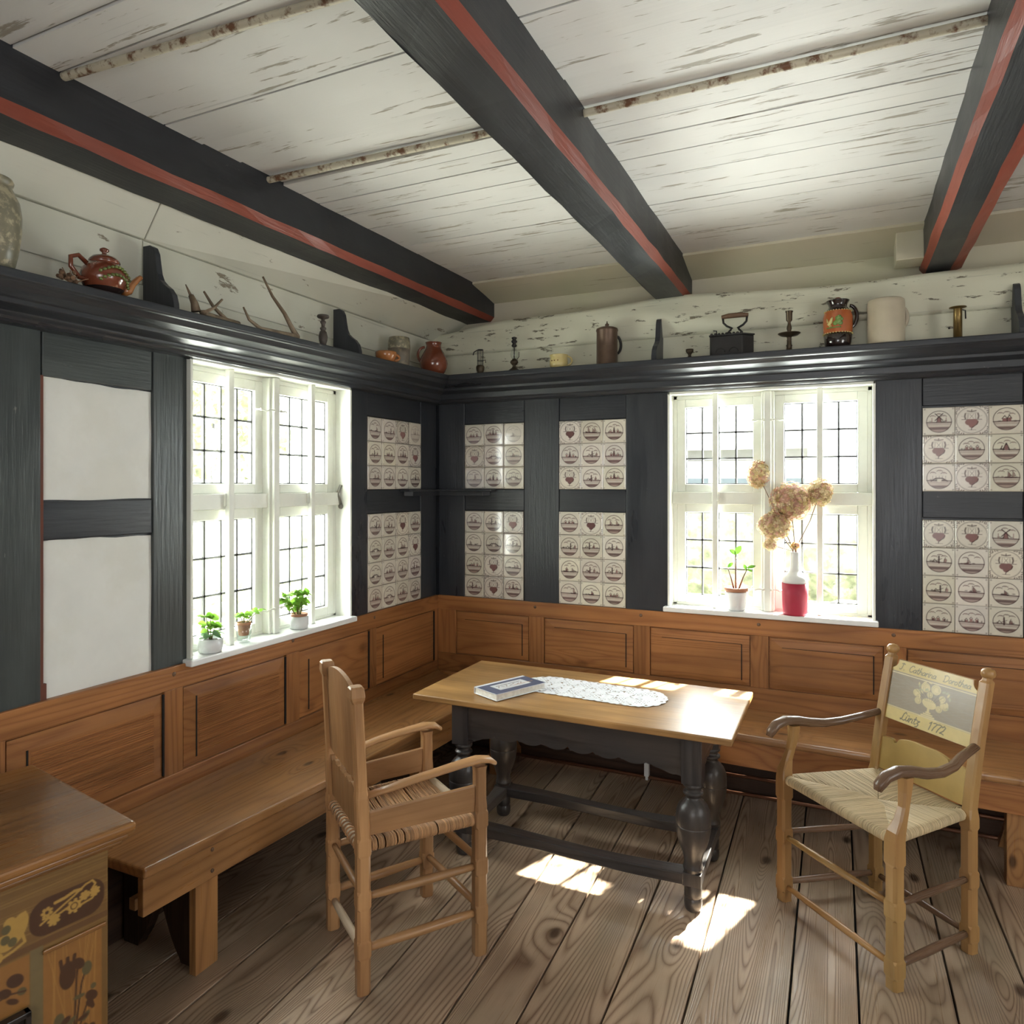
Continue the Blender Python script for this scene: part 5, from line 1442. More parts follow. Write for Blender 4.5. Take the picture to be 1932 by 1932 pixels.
# lower panels
def tulip_panel(x0_, x1_, za, zb_, seed):
    c.rect(x0_, x1_, Z(za), Z(zb_), ORG); rg = random.Random(seed)
    mx_ = (x0_ + x1_) / 2
    for k_ in range(14): c.stroke([(rg.uniform(x0_, x1_), Z(za)), (rg.uniform(x0_, x1_), Z(zb_))], .002, (0.52, 0.27, 0.07), .25)
    c.disc(mx_ + .012, Z(zb_ - .075), .018, .032, DK); 
    for q in (-1, 0, 1): c.stroke([(mx_ + .012 + q * .010, Z(zb_ - .07)), (mx_ + .012 + q * .015, Z(zb_ - .035))], .008, DK)
    for q, (ax, az) in enumerate(((-.03, -.05), (-.012, -.03), (.03, -.14), (-.04, -.12), (.038, -.19), (-.035, -.20))):
        c.stroke([(mx_, Z(zb_ - .25)), (mx_ + ax * .6, Z(zb_ + az - .06)), (mx_ + ax, Z(zb_ + az - .02))], .0045, DK)
        c.disc(mx_ + ax, Z(zb_ + az - .03), .011, .016, DK if q % 2 else GRN, 1, rg.uniform(-1, 1))
    for k_ in range(22):
        c.disc(mx_ + rg.uniform(-.045, .045), Z(zb_ - rg.uniform(.12, .34)), rg.uniform(.005, .013), rg.uniform(.004, .008), rg.choice([DK, DK, GRN, (0.24, 0.10, 0.025)]), 1, rg.uniform(0, 3))
    c.disc(mx_, Z(zb_ - .30), .030, .045, DK)
tulip_panel(.014, .140, .12, .536, 4); tulip_panel(.345, .47, .12, .536, 5)
c.rect(.140, .166, Z(.06), Z(.558), (0.16, 0.115, 0.05)); c.rect(.32, .345, Z(.06), Z(.558), (0.16, 0.115, 0.05))
c.rect(.167, .32, Z(.44), Z(.552), ORG)
for x, z, rx, rz in ((.195, .508, .018, .014), (.215, .49, .014, .010), (.182, .478, .010, .008), (.24, .50, .02, .012), (.20, .465, .014, .006), (.27, .49, .018, .014)): c.disc(x, Z(z), rx, rz, DK if rx > .012 else GRN, 1, .6)
c.stroke([(.175, Z(.475)), (.21, Z(.485)), (.26, Z(.47))], .004, DK)
mw = np.array(parent_world(cab))
def pl3(X_, Y_):
    L = np.stack([X_, np.full(X_.shape, .0008), Y_ + .06, np.ones(X_.shape)], -1)
    return (L @ mw.T)[..., :3]
c.mesh('marquetry_front', pl3, M['inlay'], cab)
b = MB()
for i, (g, t) in enumerate(((0, .022), (.012, .016), (.022, .010))):
    x0_, x1_, z0_, z1_ = .170 + g, .318 - g, .16 + g, .437 - g
    b.box(x0_, x1_, .001, t, z1_ - .012, z1_); b.box(x0_, x1_, .001, t, z0_, z0_ + .012); b.box(x0_, x0_ + .012, .001, t, z0_, z1_); b.box(x1_ - .012, x1_, .001, t, z0_, z1_)
b.build('niche_moulding', M['ebony'], cab, world=False, bevel=.002)
b = MB(); b.box(.006, .142, .0012, .007, .537, .547, 0, 0); b.build('bead', M['cabinet'], cab, world=False, bevel=.002)
# ================================================================== THINGS ON THE SHELVES
S0 = SHZ + 0.0005
class _SZ:
    pass
def SL_(y): return SHZ - drop(y) + 0.0005
def whole(mb, name, mats, label, cat, group=None, bevel=0.0):
    o = mb.build(name, mats, bevel=bevel); return tag(o, label, cat, group)
def handle(c, r, z0, z1, ang_, out, rad, flat=None, n=14):
    """loop handle on the side of a lathe body centred at c, in direction ang_"""
    ux, uy = cos(ang_), sin(ang_); P = []
    for i in range(n + 1):
        t = pi * i / n; P.append((c[0] + ux * (r + out * sin(t)), c[1] + uy * (r + out * sin(t)), c[2] + (z0 + z1) / 2 + (z1 - z0) / 2 * cos(t)))
    return P
M['stone_grey'] = simple('grey_brown_stoneware', (0.17, 0.145, 0.115), 0.5, nscale=14, var=.25, color2=(0.33, 0.28, 0.19), c2amt=.6, c2scale=26, bump=.15)
M['stone_jar'] = simple('speckled_stoneware', (0.20, 0.185, 0.13), 0.35, nscale=10, var=.25, color2=(0.46, 0.40, 0.27), c2amt=.8, c2scale=40, bump=.1)
M['cream'] = simple('cream_stoneware', (0.50, 0.44, 0.33), 0.4, nscale=8, var=.08)
M['yellow'] = simple('yellow_glazed_earthenware', (0.62, 0.50, 0.22), 0.3, nscale=9, var=.08, coat=.3)
M['redglaze'] = simple('red_brown_glaze', (0.17, 0.045, 0.022), 0.15, nscale=12, var=.25, coat=.6)
M['orangeglaze'] = simple('orange_brown_glaze', (0.36, 0.14, 0.045), 0.2, nscale=14, var=.2, coat=.5)
M['greenglaze'] = simple('green_slip', (0.13, 0.16, 0.035), 0.2, nscale=30, var=.3, coat=.5)
M['slip_yellow'] = simple('yellow_slip', (0.62, 0.52, 0.20), 0.25, coat=.4)
M['darkglaze'] = simple('black_brown_glaze', (0.022, 0.013, 0.012), 0.12, nscale=12, coat=.7)
M['tin'] = simple('brown_patinated_tin', (0.13, 0.085, 0.06), 0.42, metal=.55, nscale=12, var=.25)
M['brass'] = simple('dull_brass', (0.20, 0.135, 0.05), 0.38, metal=.8, nscale=20, var=.2)
M['bronze'] = simple('dark_bronze', (0.075, 0.055, 0.035), 0.4, metal=.7, nscale=20, var=.2)
M['antler'] = simple('brown_antler', (0.15, 0.105, 0.065), 0.6, nscale=18, var=.35, bump=.5, color2=(0.34, 0.27, 0.19), c2amt=.5, c2scale=12)
M['wood_dark'] = M['chair_dark']
M['walnut_turned'] = simple('turned_grey_wood', (0.075, 0.058, 0.048), 0.5, nscale=20, var=.3)
M['dried'] = simple('dried_seed_heads', (0.16, 0.09, 0.05), 0.8, nscale=30, var=.5)

# left wall shelf (x about 0.08)
c0 = (0.085, -2.628, SL_(-2.628))
e = empty('stoneware_jar', c0, 0, 'tall speckled stoneware jar at the far left end of the left shelf', 'jar')
b = MB(); b.lathe([(.052, 0), (.060, .004), (.070, .05), (.078, .11), (.079, .16), (.073, .20), (.058, .232), (.052, .242), (.058, .247), (.060, .254), (.056, .262), (.046, .264), (.046, .24)], c0, 32); b.build('body', M['stone_jar'], e)
b = MB(); b.tube(handle(c0, .066, .15, .235, -2.2, .03, .008), .008, 8); b.build('handle', M['stone_jar'], e)

# dried seed heads beside the teapot
b = MB(); rng = random.Random(8); S0 = SL_(-2.4)
for i in range(26):
    p = (0.13 + rng.uniform(-.02, .02), -2.425 + rng.uniform(-.03, .03), S0 + .012 + rng.uniform(0, .03)); b.ball(p, rng.uniform(.004, .009), 6, 4)
for i in range(9):
    b.tube([(0.13, -2.42, S0 + .006), (0.13 + rng.uniform(-.02, .03), -2.42 + rng.uniform(-.045, .045), S0 + .01 + rng.uniform(0, .03))], .0014, 5)
o = whole(b, 'dried_flower_bunch', M['dried'], 'small bunch of dried brown seed heads lying by the teapot handle', 'dried flowers')

# teapot
c0 = (0.095, -2.285, SL_(-2.285))
e = empty('teapot', c0, 0, 'red-brown slipware teapot with green leaf decoration on the left shelf', 'teapot')
prof_t = [(.034, 0), (.040, .004), (.058, .022), (.070, .045), (.072, .062), (.064, .085), (.050, .100), (.044, .104), (.047, .108), (.047, .112), (.040, .112)]
b = MB(); b.lathe(prof_t, c0, 36)
bo = b.build('body', [M['redglaze'], M['greenglaze'], M['darkglaze']], e)
for p in bo.data.polygons:
    z = sum(bo.data.vertices[i].co.z for i in p.vertices) / len(p.vertices)
    if z < .030: p.material_index = 2
b = MB()
for k_ in range(11):      # leaf sprig, raised slip on the visible side
    a = -0.75 + k_ * .16; zc = .052 + .020 * sin(k_ * .35)
    for sg in (-1, 1):
        zz_ = zc + sg * .013; rr_ = .0725 if zz_ > .04 else .069
        if zz_ > .068: rr_ = .070
        pts = [(c0[0] + (rr_ + .0005) * cos(a + da), c0[1] + (rr_ + .0005) * sin(a + da), c0[2] + zz_ + sg * da * .05) for da in (-.07, 0, .07)]
        b.tube(pts, [.0025, .0062, .002], 6, 0)
b.build('leaf_sprig', M['greenglaze'], e)
b = MB(); b.lathe([(.046, .111), (.045, .116), (.036, .126), (.018, .133), (.007, .136), (.007, .142), (.014, .147), (.014, .153), (.006, .158), (.001, .159)], c0, 28); b.build('lid', M['redglaze'], e)
b = MB(); b.tube([(c0[0], c0[1] + .060, c0[2] + .030), (c0[0], c0[1] + .088, c0[2] + .040), (c0[0], c0[1] + .104, c0[2] + .066), (c0[0], c0[1] + .124, c0[2] + .088), (c0[0], c0[1] + .134, c0[2] + .096)], [.020, .015, .011, .009, .0085], 12); b.build('spout', M['orangeglaze'], e)
b = MB(); b.tube([(c0[0], c0[1] - .058, c0[2] + .040), (c0[0], c0[1] - .085, c0[2] + .040), (c0[0], c0[1] - .112, c0[2] + .068), (c0[0], c0[1] - .113, c0[2] + .098), (c0[0], c0[1] - .088, c0[2] + .110), (c0[0], c0[1] - .060, c0[2] + .092)], .0075, 10); b.build('handle', M['redglaze'], e)

# antlers
def antler(lines, label):
    b = MB()
    for pts, r0, r1 in lines:
        n = len(pts); b.tube(pts, [r0 + (r1 - r0) * i / (n - 1) for i in range(n)], 9)
    whole(b, 'antler', M['antler'], label, 'antler', 'antlers on the left shelf')
z = SL_(-1.7)
def yz(L, x=.145): return [(x, y, zz) for y, zz in L]
antler([(yz([(-1.425, z + .014), (-1.54, z + .010), (-1.645, z + .008), (-1.705, z + .032), (-1.735, z + .075)]), .013, .0035),
        ([(.145, -1.430, z + .016), (.14, -1.452, z + .045), (.13, -1.490, z + .105), (.12, -1.55, z + .165), (.115, -1.60, z + .235)], .013, .004)], 'large two-tined antler lying in the middle of the left shelf')
antler([(yz([(-1.735, z + .010), (-1.798, z + .014), (-1.862, z + .052), (-1.905, z + .098)], .120), .011, .004),
        ([(.155, -1.932, z + .010), (.155, -1.89, z + .035), (.15, -1.846, z + .078)], .007, .004),
        ([(.125, -1.945, z + .014), (.12, -1.948, z + .045), (.11, -1.955, z + .072)], .017, .010), ([(.11, -1.955, z + .07), (.10, -1.97, z + .11)], .006, .002),
        ([(.155, -1.93, z + .010), (.13, -1.925, z + .014), (.125, -1.85, z + .012), (.12, -1.74, z + .012)], .009, .009)], 'smaller forked antler beside the first scrolled divider on the left shelf')
def cstick(c0, prof_, mat, name, label, seg=20, cat='candlestick'):
    b = MB(); b.lathe(prof_, c0, seg); return whole(b, name, mat, label, cat)
cstick((.085, -1.186, SL_(-1.186)), [(.026, 0), (.028, .006), (.020, .016), (.014, .024), (.019, .040), (.021, .060), (.016, .082), (.010, .088), (.014, .094), (.015, .100), (.008, .106), (.009, .118), (.013, .124), (.014, .130), (.008, .136), (.010, .142), (.026, .148), (.029, .154), (.026, .160), (.010, .162)],
       M['walnut_turned'], 'turned_wooden_stick', 'turned dark wooden candlestick with mushroom top beside the left shelf divider')

c0 = (.125, -.735, SL_(-.735))
e = empty('earthenware_cup', c0, 0, 'low orange-brown earthenware cup with side handle, next to the grey mug', 'cup')
b = MB(); b.lathe([(.034, 0), (.044, .008), (.055, .03), (.057, .05), (.054, .055), (.050, .052), (.048, .03), (.03, .01)], c0, 28); b.build('body', M['orangeglaze'], e)
b = MB(); b.tube(handle(c0, .050, .016, .050, 1.2, .032, .007), .0075, 9); b.build('handle', M['orangeglaze'], e)
c0 = (.085, -.555, SL_(-.555))
e = empty('stoneware_mug', c0, 0, 'grey-brown stoneware mug with a darker upper band on the left shelf', 'mug')
b = MB(); b.lathe([(.053, 0), (.056, .004), (.060, .06), (.061, .10)], c0, 32); b.lathe([(.061, .10), (.062, .104), (.060, .140), (.056, .163), (.052, .163), (.052, .10), (.03, .06)], c0, 32, 1); b.build('body', [M['stone_grey'], M['stone_jar']], e)
b = MB(); b.tube(handle(c0, .055, .03, .12, 2.4, .03, .008), .007, 8); b.build('handle', M['stone_grey'], e)
c0 = (.100, -.215, SL_(-.215))
e = empty('brown_jug', c0, 0, 'glossy red-brown bulbous jug at the corner end of the left shelf', 'jug')
b = MB(); b.lathe([(.050, 0), (.060, .006), (.078, .04), (.084, .068), (.078, .10), (.060, .135), (.047, .155), (.044, .172), (.047, .188), (.050, .192), (.044, .192), (.040, .17)], c0, 36); b.build('body', M['redglaze'], e)
b = MB(); b.tube(handle(c0, .052, .07, .165, -2.6, .04, .008), .008, 8); b.build('handle', M['redglaze'], e)

S0 = SHZ + .0005
# back wall shelf (y about -0.08)
c0 = (.343, -.085, S0)
e = empty('wire_lantern_frame', c0, 0, 'small dark wire frame on a round foot at the corner end of the back shelf', 'lamp part')
b = MB(); b.lathe([(.032, 0), (.030, .008), (.018, .016), (.024, .030), (.026, .045), (.022, .056), (.014, .060)], c0, 20); b.build('foot', M['bronze'], e)
b = MB()
for k_ in range(6):
    a = k_ * pi / 3 + .2; b.tube([(c0[0] + .017 * cos(a), c0[1] + .017 * sin(a), c0[2] + .055), (c0[0] + .017 * cos(a), c0[1] + .017 * sin(a), c0[2] + .150)], .0016, 5)
for zz_ in (.085, .150): b.tube([(c0[0] + .017 * cos(a * pi / 8), c0[1] + .017 * sin(a * pi / 8), c0[2] + zz_) for a in range(16)], .0018, 5, closed=True)
b.build('wires', M['iron'], e)
b = MB(); b.tube([(c0[0] + .016, c0[1], c0[2] + .150), (c0[0] - .02, c0[1], c0[2] + .150), (c0[0] - .042, c0[1], c0[2] + .140), (c0[0] - .048, c0[1], c0[2] + .122)], .003, 6); b.tube([(c0[0] + .018, c0[1], c0[2] + .085), (c0[0] + .034, c0[1], c0[2] + .088), (c0[0] + .036, c0[1], c0[2] + .070)], .0022, 6); b.build('arm', M['iron'], e)

c0 = (.565, -.085, S0)
e = empty('oil_lamp', c0, 0, 'slender oil lamp with dark bell foot, glass middle and black finial', 'oil lamp')
b = MB(); b.lathe([(.042, 0), (.042, .004), (.030, .016), (.014, .028), (.008, .040), (.016, .048), (.024, .058), (.022, .068), (.012, .076), (.012, .080)], c0, 24); b.build('foot', M['bronze'], e)
b = MB(); b.lathe([(.013, .080), (.021, .092), (.023, .108), (.016, .128), (.011, .142), (.010, .150)], c0, 20, caps=False); b.build('glass_body', M['tumbler'], e)
b = MB(); b.lathe([(.010, .148), (.016, .154), (.014, .162), (.009, .168), (.017, .178), (.017, .184), (.010, .190), (.015, .198), (.015, .204), (.004, .208)], c0, 18); b.lathe([(.0035, .08), (.0035, .15)], c0, 8); b.build('finial', M['iron'], e)
b = MB(); b.tube([(c0[0] + .016, c0[1], c0[2] + .074), (c0[0] + .03, c0[1], c0[2] + .09), (c0[0] + .03, c0[1], c0[2] + .118)], .0018, 6); b.build('chain', M['iron'], e)

c0 = (.842, -.085, S0)
e = empty('yellow_mug', c0, 0, 'low yellow earthenware mug with three brown dots on the back shelf', 'mug')
b = MB(); b.lathe([(.040, 0), (.046, .006), (.052, .03), (.050, .055), (.048, .064), (.051, .076), (.053, .080), (.049, .080), (.044, .06), (.044, .01)], c0, 32); b.build('body', M['yellow'], e)
b = MB(); b.tube(handle(c0, .048, .022, .072, .25, .026, .006), .0055, 9); b.build('handle', M['yellow'], e)
for a in (-2.05, -1.7, -1.32):
    b = MB(); b.ball((c0[0] + .0515 * cos(a), c0[1] + .0515 * sin(a), c0[2] + .044), .0035, 8, 6); b.build('brown_dot', M['redglaze'], e)

c0 = (1.125, -.085, S0)
e = empty('tin_can', c0, 0, 'tall brown lidded tin jug with small acorn finial on the back shelf', 'jug')
b = MB(); b.lathe([(.062, 0), (.062, .004), (.058, .008), (.057, .185), (.060, .190), (.060, .196), (.055, .199)], c0, 36); b.build('body', M['tin'], e)
b = MB(); b.lathe([(.058, .197), (.058, .202), (.045, .208), (.006, .212), (.006, .216), (.011, .222), (.010, .228), (.003, .234), (.003, .243), (.001, .244)], c0, 30); b.build('lid', M['tin'], e)
b = MB(); b.tube(handle(c0, .056, .07, .165, .75, .028, .007), .007, 8); b.build('handle', M['iron'], e)

cstick((1.575, -.10, S0), [(.020, 0), (.021, .004), (.012, .010), (.007, .020), (.010, .028), (.019, .038), (.020, .052), (.016, .052), (.013, .044)], M['bronze'], 'egg_cup', 'tiny dark metal cup between the divider and the charcoal iron', cat='cup')

# charcoal iron
e = empty('charcoal_iron', (1.785, -.085, S0), 0, 'black box-shaped charcoal iron with wooden grip handle on the back shelf', 'iron')
x0_, x1_, ya, yb_ = 1.682, 1.892, -.135, -.045
b = MB(); b.prism([(x0_, ya + .006), (x0_ + .01, ya), (x1_ - .05, ya), (x1_, -.09), (x1_ - .05, yb_), (x0_ + .01, yb_), (x0_, yb_ - .006)], S0, S0 + .100); b.build('body', M['iron'], e, bevel=.003)
b = MB()
b.prism([(x0_ - .003, ya), (x1_ - .048, ya - .003), (x1_ + .004, -.09), (x1_ - .048, yb_ + .003), (x0_ - .003, yb_)], S0 + .101, S0 + .108)
for k_ in range(9): b.ball((x0_ + .01 + k_ * .018, ya + .002, S0 + .109), .008, 8, 6)
b.build('lid', M['iron'], e)
b = MB()
for cx_ in (1.735, 1.80):
    P = [(cx_ + .022 * cos(pi * j / 10), ya - .0015, S0 + .018 + .020 * sin(pi * j / 10)) for j in range(11)]; b.tube(P, .0028, 6)
b.build('vent_rim', M['iron'], e)
b = MB(); hz_ = S0 + .112
for s in (-1, 1):
    cx_ = 1.800
    b.tube([(cx_ + s * .018, -.09, hz_), (cx_ + s * .035, -.09, hz_ + .010), (cx_ + s * .020, -.09, hz_ + .024), (cx_ + s * .012, -.09, hz_ + .030), (cx_ + s * .040, -.09, hz_ + .045), (cx_ + s * .056, -.09, hz_ + .062), (cx_ + s * .060, -.09, hz_ + .092)], .0055, 8)
b.build('handle_bracket', M['iron'], e)
b = MB(); b.tube([(1.735, -.09, hz_ + .092), (1.77, -.09, hz_ + .096), (1.83, -.09, hz_ + .096), (1.865, -.09, hz_ + .092)], [.010, .013, .013, .010], 12); b.build('grip', M['chair_dark'], e)
b = MB(); b.tube([(1.718, -.13, S0 + .10), (1.716, -.13, S0 + .128), (1.700, -.13, S0 + .130)], .003, 6); b.build('latch', M['iron'], e)

cstick((2.057, -.085, S0), [(.030, 0), (.030, .006), (.014, .014), (.012, .028), (.015, .034), (.011, .040), (.010, .072), (.013, .078), (.040, .084), (.052, .092), (.053, .095), (.030, .092), (.013, .094), (.009, .106), (.012, .118), (.011, .128), (.007, .140), (.007, .150), (.014, .158), (.015, .196), (.018, .200), (.018, .204), (.012, .204)],
       M['bronze'], 'candlestick', 'dark metal candlestick with wide drip pan halfway up its stem')

# painted jug
c0 = (2.275, -.085, S0)
e = empty('painted_jug', c0, 0, 'lidded earthenware jug with orange band, yellow bird and green tree motif', 'jug')
H9 = [(.050, 0), (.054, .004), (.060, .03), (.064, .07)]
H10 = [(.064, .07), (.066, .11), (.066, .15), (.058, .178)]
H11 = [(.058, .178), (.046, .190), (.040, .200), (.042, .212), (.050, .226), (.052, .230), (.046, .232), (.036, .230)]
b = MB(); b.lathe(H9, c0, 36, 0); b.lathe(H10, c0, 36, 1, caps=False); b.lathe(H11, c0, 36, 0, caps=False); b.lathe([(.036, .230), (.001, .236)], c0, 24, 0, caps=False)
b.build('body', [M['darkglaze'], simple('orange_band', (0.42, 0.115, 0.035), 0.25, coat=.4)], e)
b = MB()
for k_ in range(30):
    a = 2 * pi * k_ / 30
    b.ball((c0[0] + .0642 * cos(a), c0[1] + .0642 * sin(a), c0[2] + .071), .0032, 6, 4); b.ball((c0[0] + .0590 * cos(a), c0[1] + .0590 * sin(a), c0[2] + .178), .0028, 6, 4)
b.build('dots', M['slip_yellow'], e)
def onjug(u, z): 
    a = -1.75 + u; r_ = .0668; return (c0[0] + r_ * cos(a), c0[1] + r_ * sin(a), c0[2] + z)
b = MB()
b.tube([onjug(-.55, .112), onjug(-.45, .108), onjug(-.3, .118), onjug(-.22, .135), onjug(-.16, .142)], [.003, .008, .009, .006, .003], 8); b.tube([onjug(-.52, .118), onjug(-.6, .138)], [.005, .003], 6)
b.tube([onjug(-.38, .108), onjug(-.38, .097)], .0022, 6); b.tube([onjug(-.30, .110), onjug(-.28, .097)], .0022, 6)
b.build('bird_motif', M['slip_yellow'], e)
b = MB()
for (u, z_, r_) in ((.02, .112, .011), (.13, .118, .012), (.24, .124, .012), (.35, .112, .011), (.16, .136, .010), (.28, .140, .010), (.40, .130, .010)): b.ball(onjug(u, z_), r_, 8, 6, 0, (1, .35, 1))
b.tube([onjug(-.6 + .1 * k_, .093) for k_ in range(11)], .003, 6)
b.build('tree_motif', simple('bright_green_slip', (0.16, 0.27, 0.06), 0.25, coat=.4), e)
b = MB(); b.ball((c0[0], c0[1], c0[2] + .240), .010, 12, 8, 0, (1.5, 1.5, .8)); b.build('knob', M['redglaze'], e)
b = MB(); b.tube(handle(c0, .052, .10, .205, .15, .032, .008), .0085, 10); b.build('handle', M['darkglaze'], e)

c0 = (2.480, -.085, S0)
e = empty('cream_tankard', c0, 0, 'large plain cream stoneware tankard on the back shelf', 'tankard')
b = MB(); b.lathe([(.078, 0), (.081, .006), (.079, .012), (.079, .190), (.077, .207), (.072, .212), (.068, .208), (.068, .02)], c0, 40); b.build('body', M['cream'], e)
b = MB(); b.tube(handle(c0, .075, .09, .18, .55, .032, .010), .0095, 9); b.build('handle', M['cream'], e)

c0 = (2.765, -.10, S0)
e = empty('brass_candlestick', c0, 0, 'straight brass candlestick with flat top rim and small side knob', 'candlestick')
b = MB(); b.lathe([(.038, 0), (.038, .004), (.018, .008), (.017, .138), (.020, .140), (.034, .143), (.034, .146), (.016, .146)], c0, 24); b.build('body', M['brass'], e)
b = MB(); b.tube([(c0[0] - .014, c0[1], c0[2] + .055), (c0[0] - .032, c0[1], c0[2] + .055)], .002, 6); b.ball((c0[0] - .033, c0[1], c0[2] + .055), .005, 8, 6); b.build('slide_knob', M['iron'], e)
b = MB(); b.tube([(c0[0] + .014, c0[1] + .01, c0[2] + .136), (c0[0] + .034, c0[1] + .04, c0[2] + .137), (c0[0] + .036, c0[1] + .045, c0[2] + .10)], .003, 6); b.build('hook', M['iron'], e)

# ================================================================== THINGS ON THE SILLS
M['pot_white'] = simple('white_glazed_pot', (0.74, 0.75, 0.76), 0.25, var=.03, coat=.2)
M['terracotta'] = simple('terracotta', (0.42, 0.20, 0.12), 0.75, nscale=14, var=.15)
M['soil'] = simple('potting_soil', (0.045, 0.028, 0.02), 0.95, nscale=60, var=.6, bump=1)
M['leaf'] = None
def leafmat(name, col, transl=0.45):
    t = NT(name)
    tc = t.attr('gc').outputs['Vector']; n = t.noise(tc, 20.0, 2.0)
    c_ = t.mix(n, tuple(x * .7 for x in col), tuple(min(1, x * 1.3) for x in col))
    d = t.n('ShaderNodeBsdfDiffuse'); t.l(c_, d.inputs[0]); tr = t.n('ShaderNodeBsdfTranslucent'); t.l(c_, tr.inputs[0]); g = t.n('ShaderNodeBsdfGlossy'); g.inputs['Roughness'].default_value = .35
    m1 = t.n('ShaderNodeMixShader'); m1.inputs[0].default_value = transl; t.l(d.outputs[0], m1.inputs[1]); t.l(tr.outputs[0], m1.inputs[2])
    m2 = t.n('ShaderNodeMixShader'); m2.inputs[0].default_value = .05; t.l(m1.outputs[0], m2.inputs[1]); t.l(g.outputs[0], m2.inputs[2]); t.l(m2.outputs[0], t.out.inputs[0])
    return t.m
M['leaf'] = leafmat('fresh_green_leaf', (0.24, 0.45, 0.06), .5); M['leaf_blue'] = leafmat('blue_green_leaf', (0.13, 0.24, 0.12), .25)
M['leaf_lit'] = leafmat('backlit_leaf', (0.05, 0.125, 0.014), .3); M['hyd1'] = leafmat('dried_pink_brown_petal', (0.60, 0.36, 0.27), .5); M['hyd2'] = leafmat('dried_cream_petal', (0.80, 0.66, 0.42), .55); M['hyd3'] = leafmat('dried_olive_petal', (0.60, 0.50, 0.24), .5)
M['stem'] = simple('plant_stem', (0.16, 0.17, 0.05), 0.6); M['stem_brown'] = simple('woody_stem', (0.14, 0.07, 0.045), 0.6)
def leaf(b, base, dirv, L, W, droop=0.3, mat=0, seg=5):
    d = Vector(dirv).normalized(); up = Vector((0, 0, 1)); s = d.cross(up)
    if s.length < .1: s = Vector((1, 0, 0))
    if abs(d.y) < .35 and L > .028: s = d.cross(Vector((0.1, 1, .35)))
    s.normalize(); nrm = s.cross(d); vs = []
    for i in range(seg + 1):
        t = i / seg; w = W * sin(pi * min(1, t * .92 + .06)) ** .8 if i < seg else W * .04
        p = Vector(base) + d * L * t + Vector((0, 0, -droop * L * t * t))
        vs += [p - s * w / 2 + nrm * w * .12, p, p + s * w / 2 + nrm * w * .12]
    fs = []
    for i in range(seg):
        a = i * 3; fs += [(a, a + 1, a + 4, a + 3), (a + 1, a + 2, a + 5, a + 4)]
    b.add([tuple(v) for v in vs], fs, mat, None, True)
def plant(name, c0, pot_prof, label, pot_mat, stems, soil_r, soil_z, inner=None, leafm='leaf', seg=30):
    e = empty(name, c0, 0, label, 'potted plant')
    b = MB(); b.lathe(pot_prof, c0, seg); b.build('pot', M[pot_mat], e)
    if inner: b = MB(); b.lathe(inner, c0, seg); b.build('inner_pot', M['terracotta'], e)
    b = MB(); b.lathe([(soil_r, soil_z), (soil_r * .5, soil_z + .003), (.001, soil_z + .004)], c0, 20); b.build('soil', M['soil'], e)
    for (p1, leaves, lm) in stems:
        P1 = Vector(c0) + Vector(p1); b = MB(); P0_ = Vector(c0) + Vector((p1[0] * .25, p1[1] * .25, soil_z))
        mid = P0_.lerp(P1, .5) + Vector((0, 0, .006)); b.tube([P0_, mid, P1], [.0022, .0018, .0012] if lm != 'w' else [.0055, .0038, .0022], 6)
        st = b.build('stem', M['stem' if lm != 'w' else 'stem_brown'], e)
        for (t, d, L, W, dr) in leaves:
            b = MB(); leaf(b, P0_.lerp(P1, t) + Vector((0, 0, .004 * t)), d, L, W, dr); b.build('leaf', M[leafm if lm == 'g' else ('leaf_lit' if lm == 'w' else 'leaf_blue')], st, recalc=False)
    return e
rng = random.Random(31)
SL = 0.9275; SB = 0.9475
st = []
for k_ in range(6):
    a = k_ * 1.05 + .3; p = (.018 * cos(a), .018 * sin(a), .10 + rng.uniform(-.01, .05))
    lv = [(1.0, (cos(b_), sin(b_), .35), .040, .032, .2) for b_ in [rng.uniform(0, 6.3) for _ in range(7)]] + [(.6, (cos(a), sin(a), .2), .034, .026, .4)]
    st.append((p, lv, 'g'))
for k_ in range(6):
    a = k_ * 1.05; st.append(((.012 * cos(a), .012 * sin(a), .068), [(1.0, (cos(a), sin(a), .25), .052, .034, .45)], 'b'))
plant('potted_plant', (-.015, -1.752, SL), [(.038, 0), (.043, .003), (.047, .02), (.0475, .055), (.044, .056), (.043, .050)], 'low white bowl with bushy green plant, nearest pot on the left sill', 'pot_white', st, .042, .048)
# terracotta pot standing in a tumbler
c0 = (-.025, -1.566, SL)
b = MB(); b.lathe([(.026, 0), (.028, .001), (.031, .04), (.034, .078), (.0325, .078), (.0295, .04), (.0265, .010), (.001, .008)], c0, 28)
whole(b, 'glass_tumbler', M['tumbler'], 'clear glass tumbler holding the small terracotta pot on the left sill', 'glass')
st = []
for k_ in range(6):
    a = k_ * 1.1 + .5; sp_ = (.05 if k_ == 1 else .02); p = (sp_ * cos(a) * .6, sp_ * sin(a) + (.035 if k_ < 2 else 0), .072 + rng.uniform(0, .028))
    st.append((p, [(1.0, (cos(q), sin(q), .25), .036, .025, .3) for q in [rng.uniform(0, 6.3) for _ in range(5)]] + [(.7, (rng.uniform(-1, 1), rng.uniform(-1, 1), .1), .026, .018, .5)], 'g'))
plant('potted_plant', (c0[0], c0[1], c0[2] + .030), [(.019, .001), (.021, .003), (.0275, .044), (.030, .045), (.0305, .057), (.028, .058), (.0265, .05)], 'tiny terracotta pot of seedlings standing in a glass on the left sill', 'terracotta', st, .026, .050)
st = []
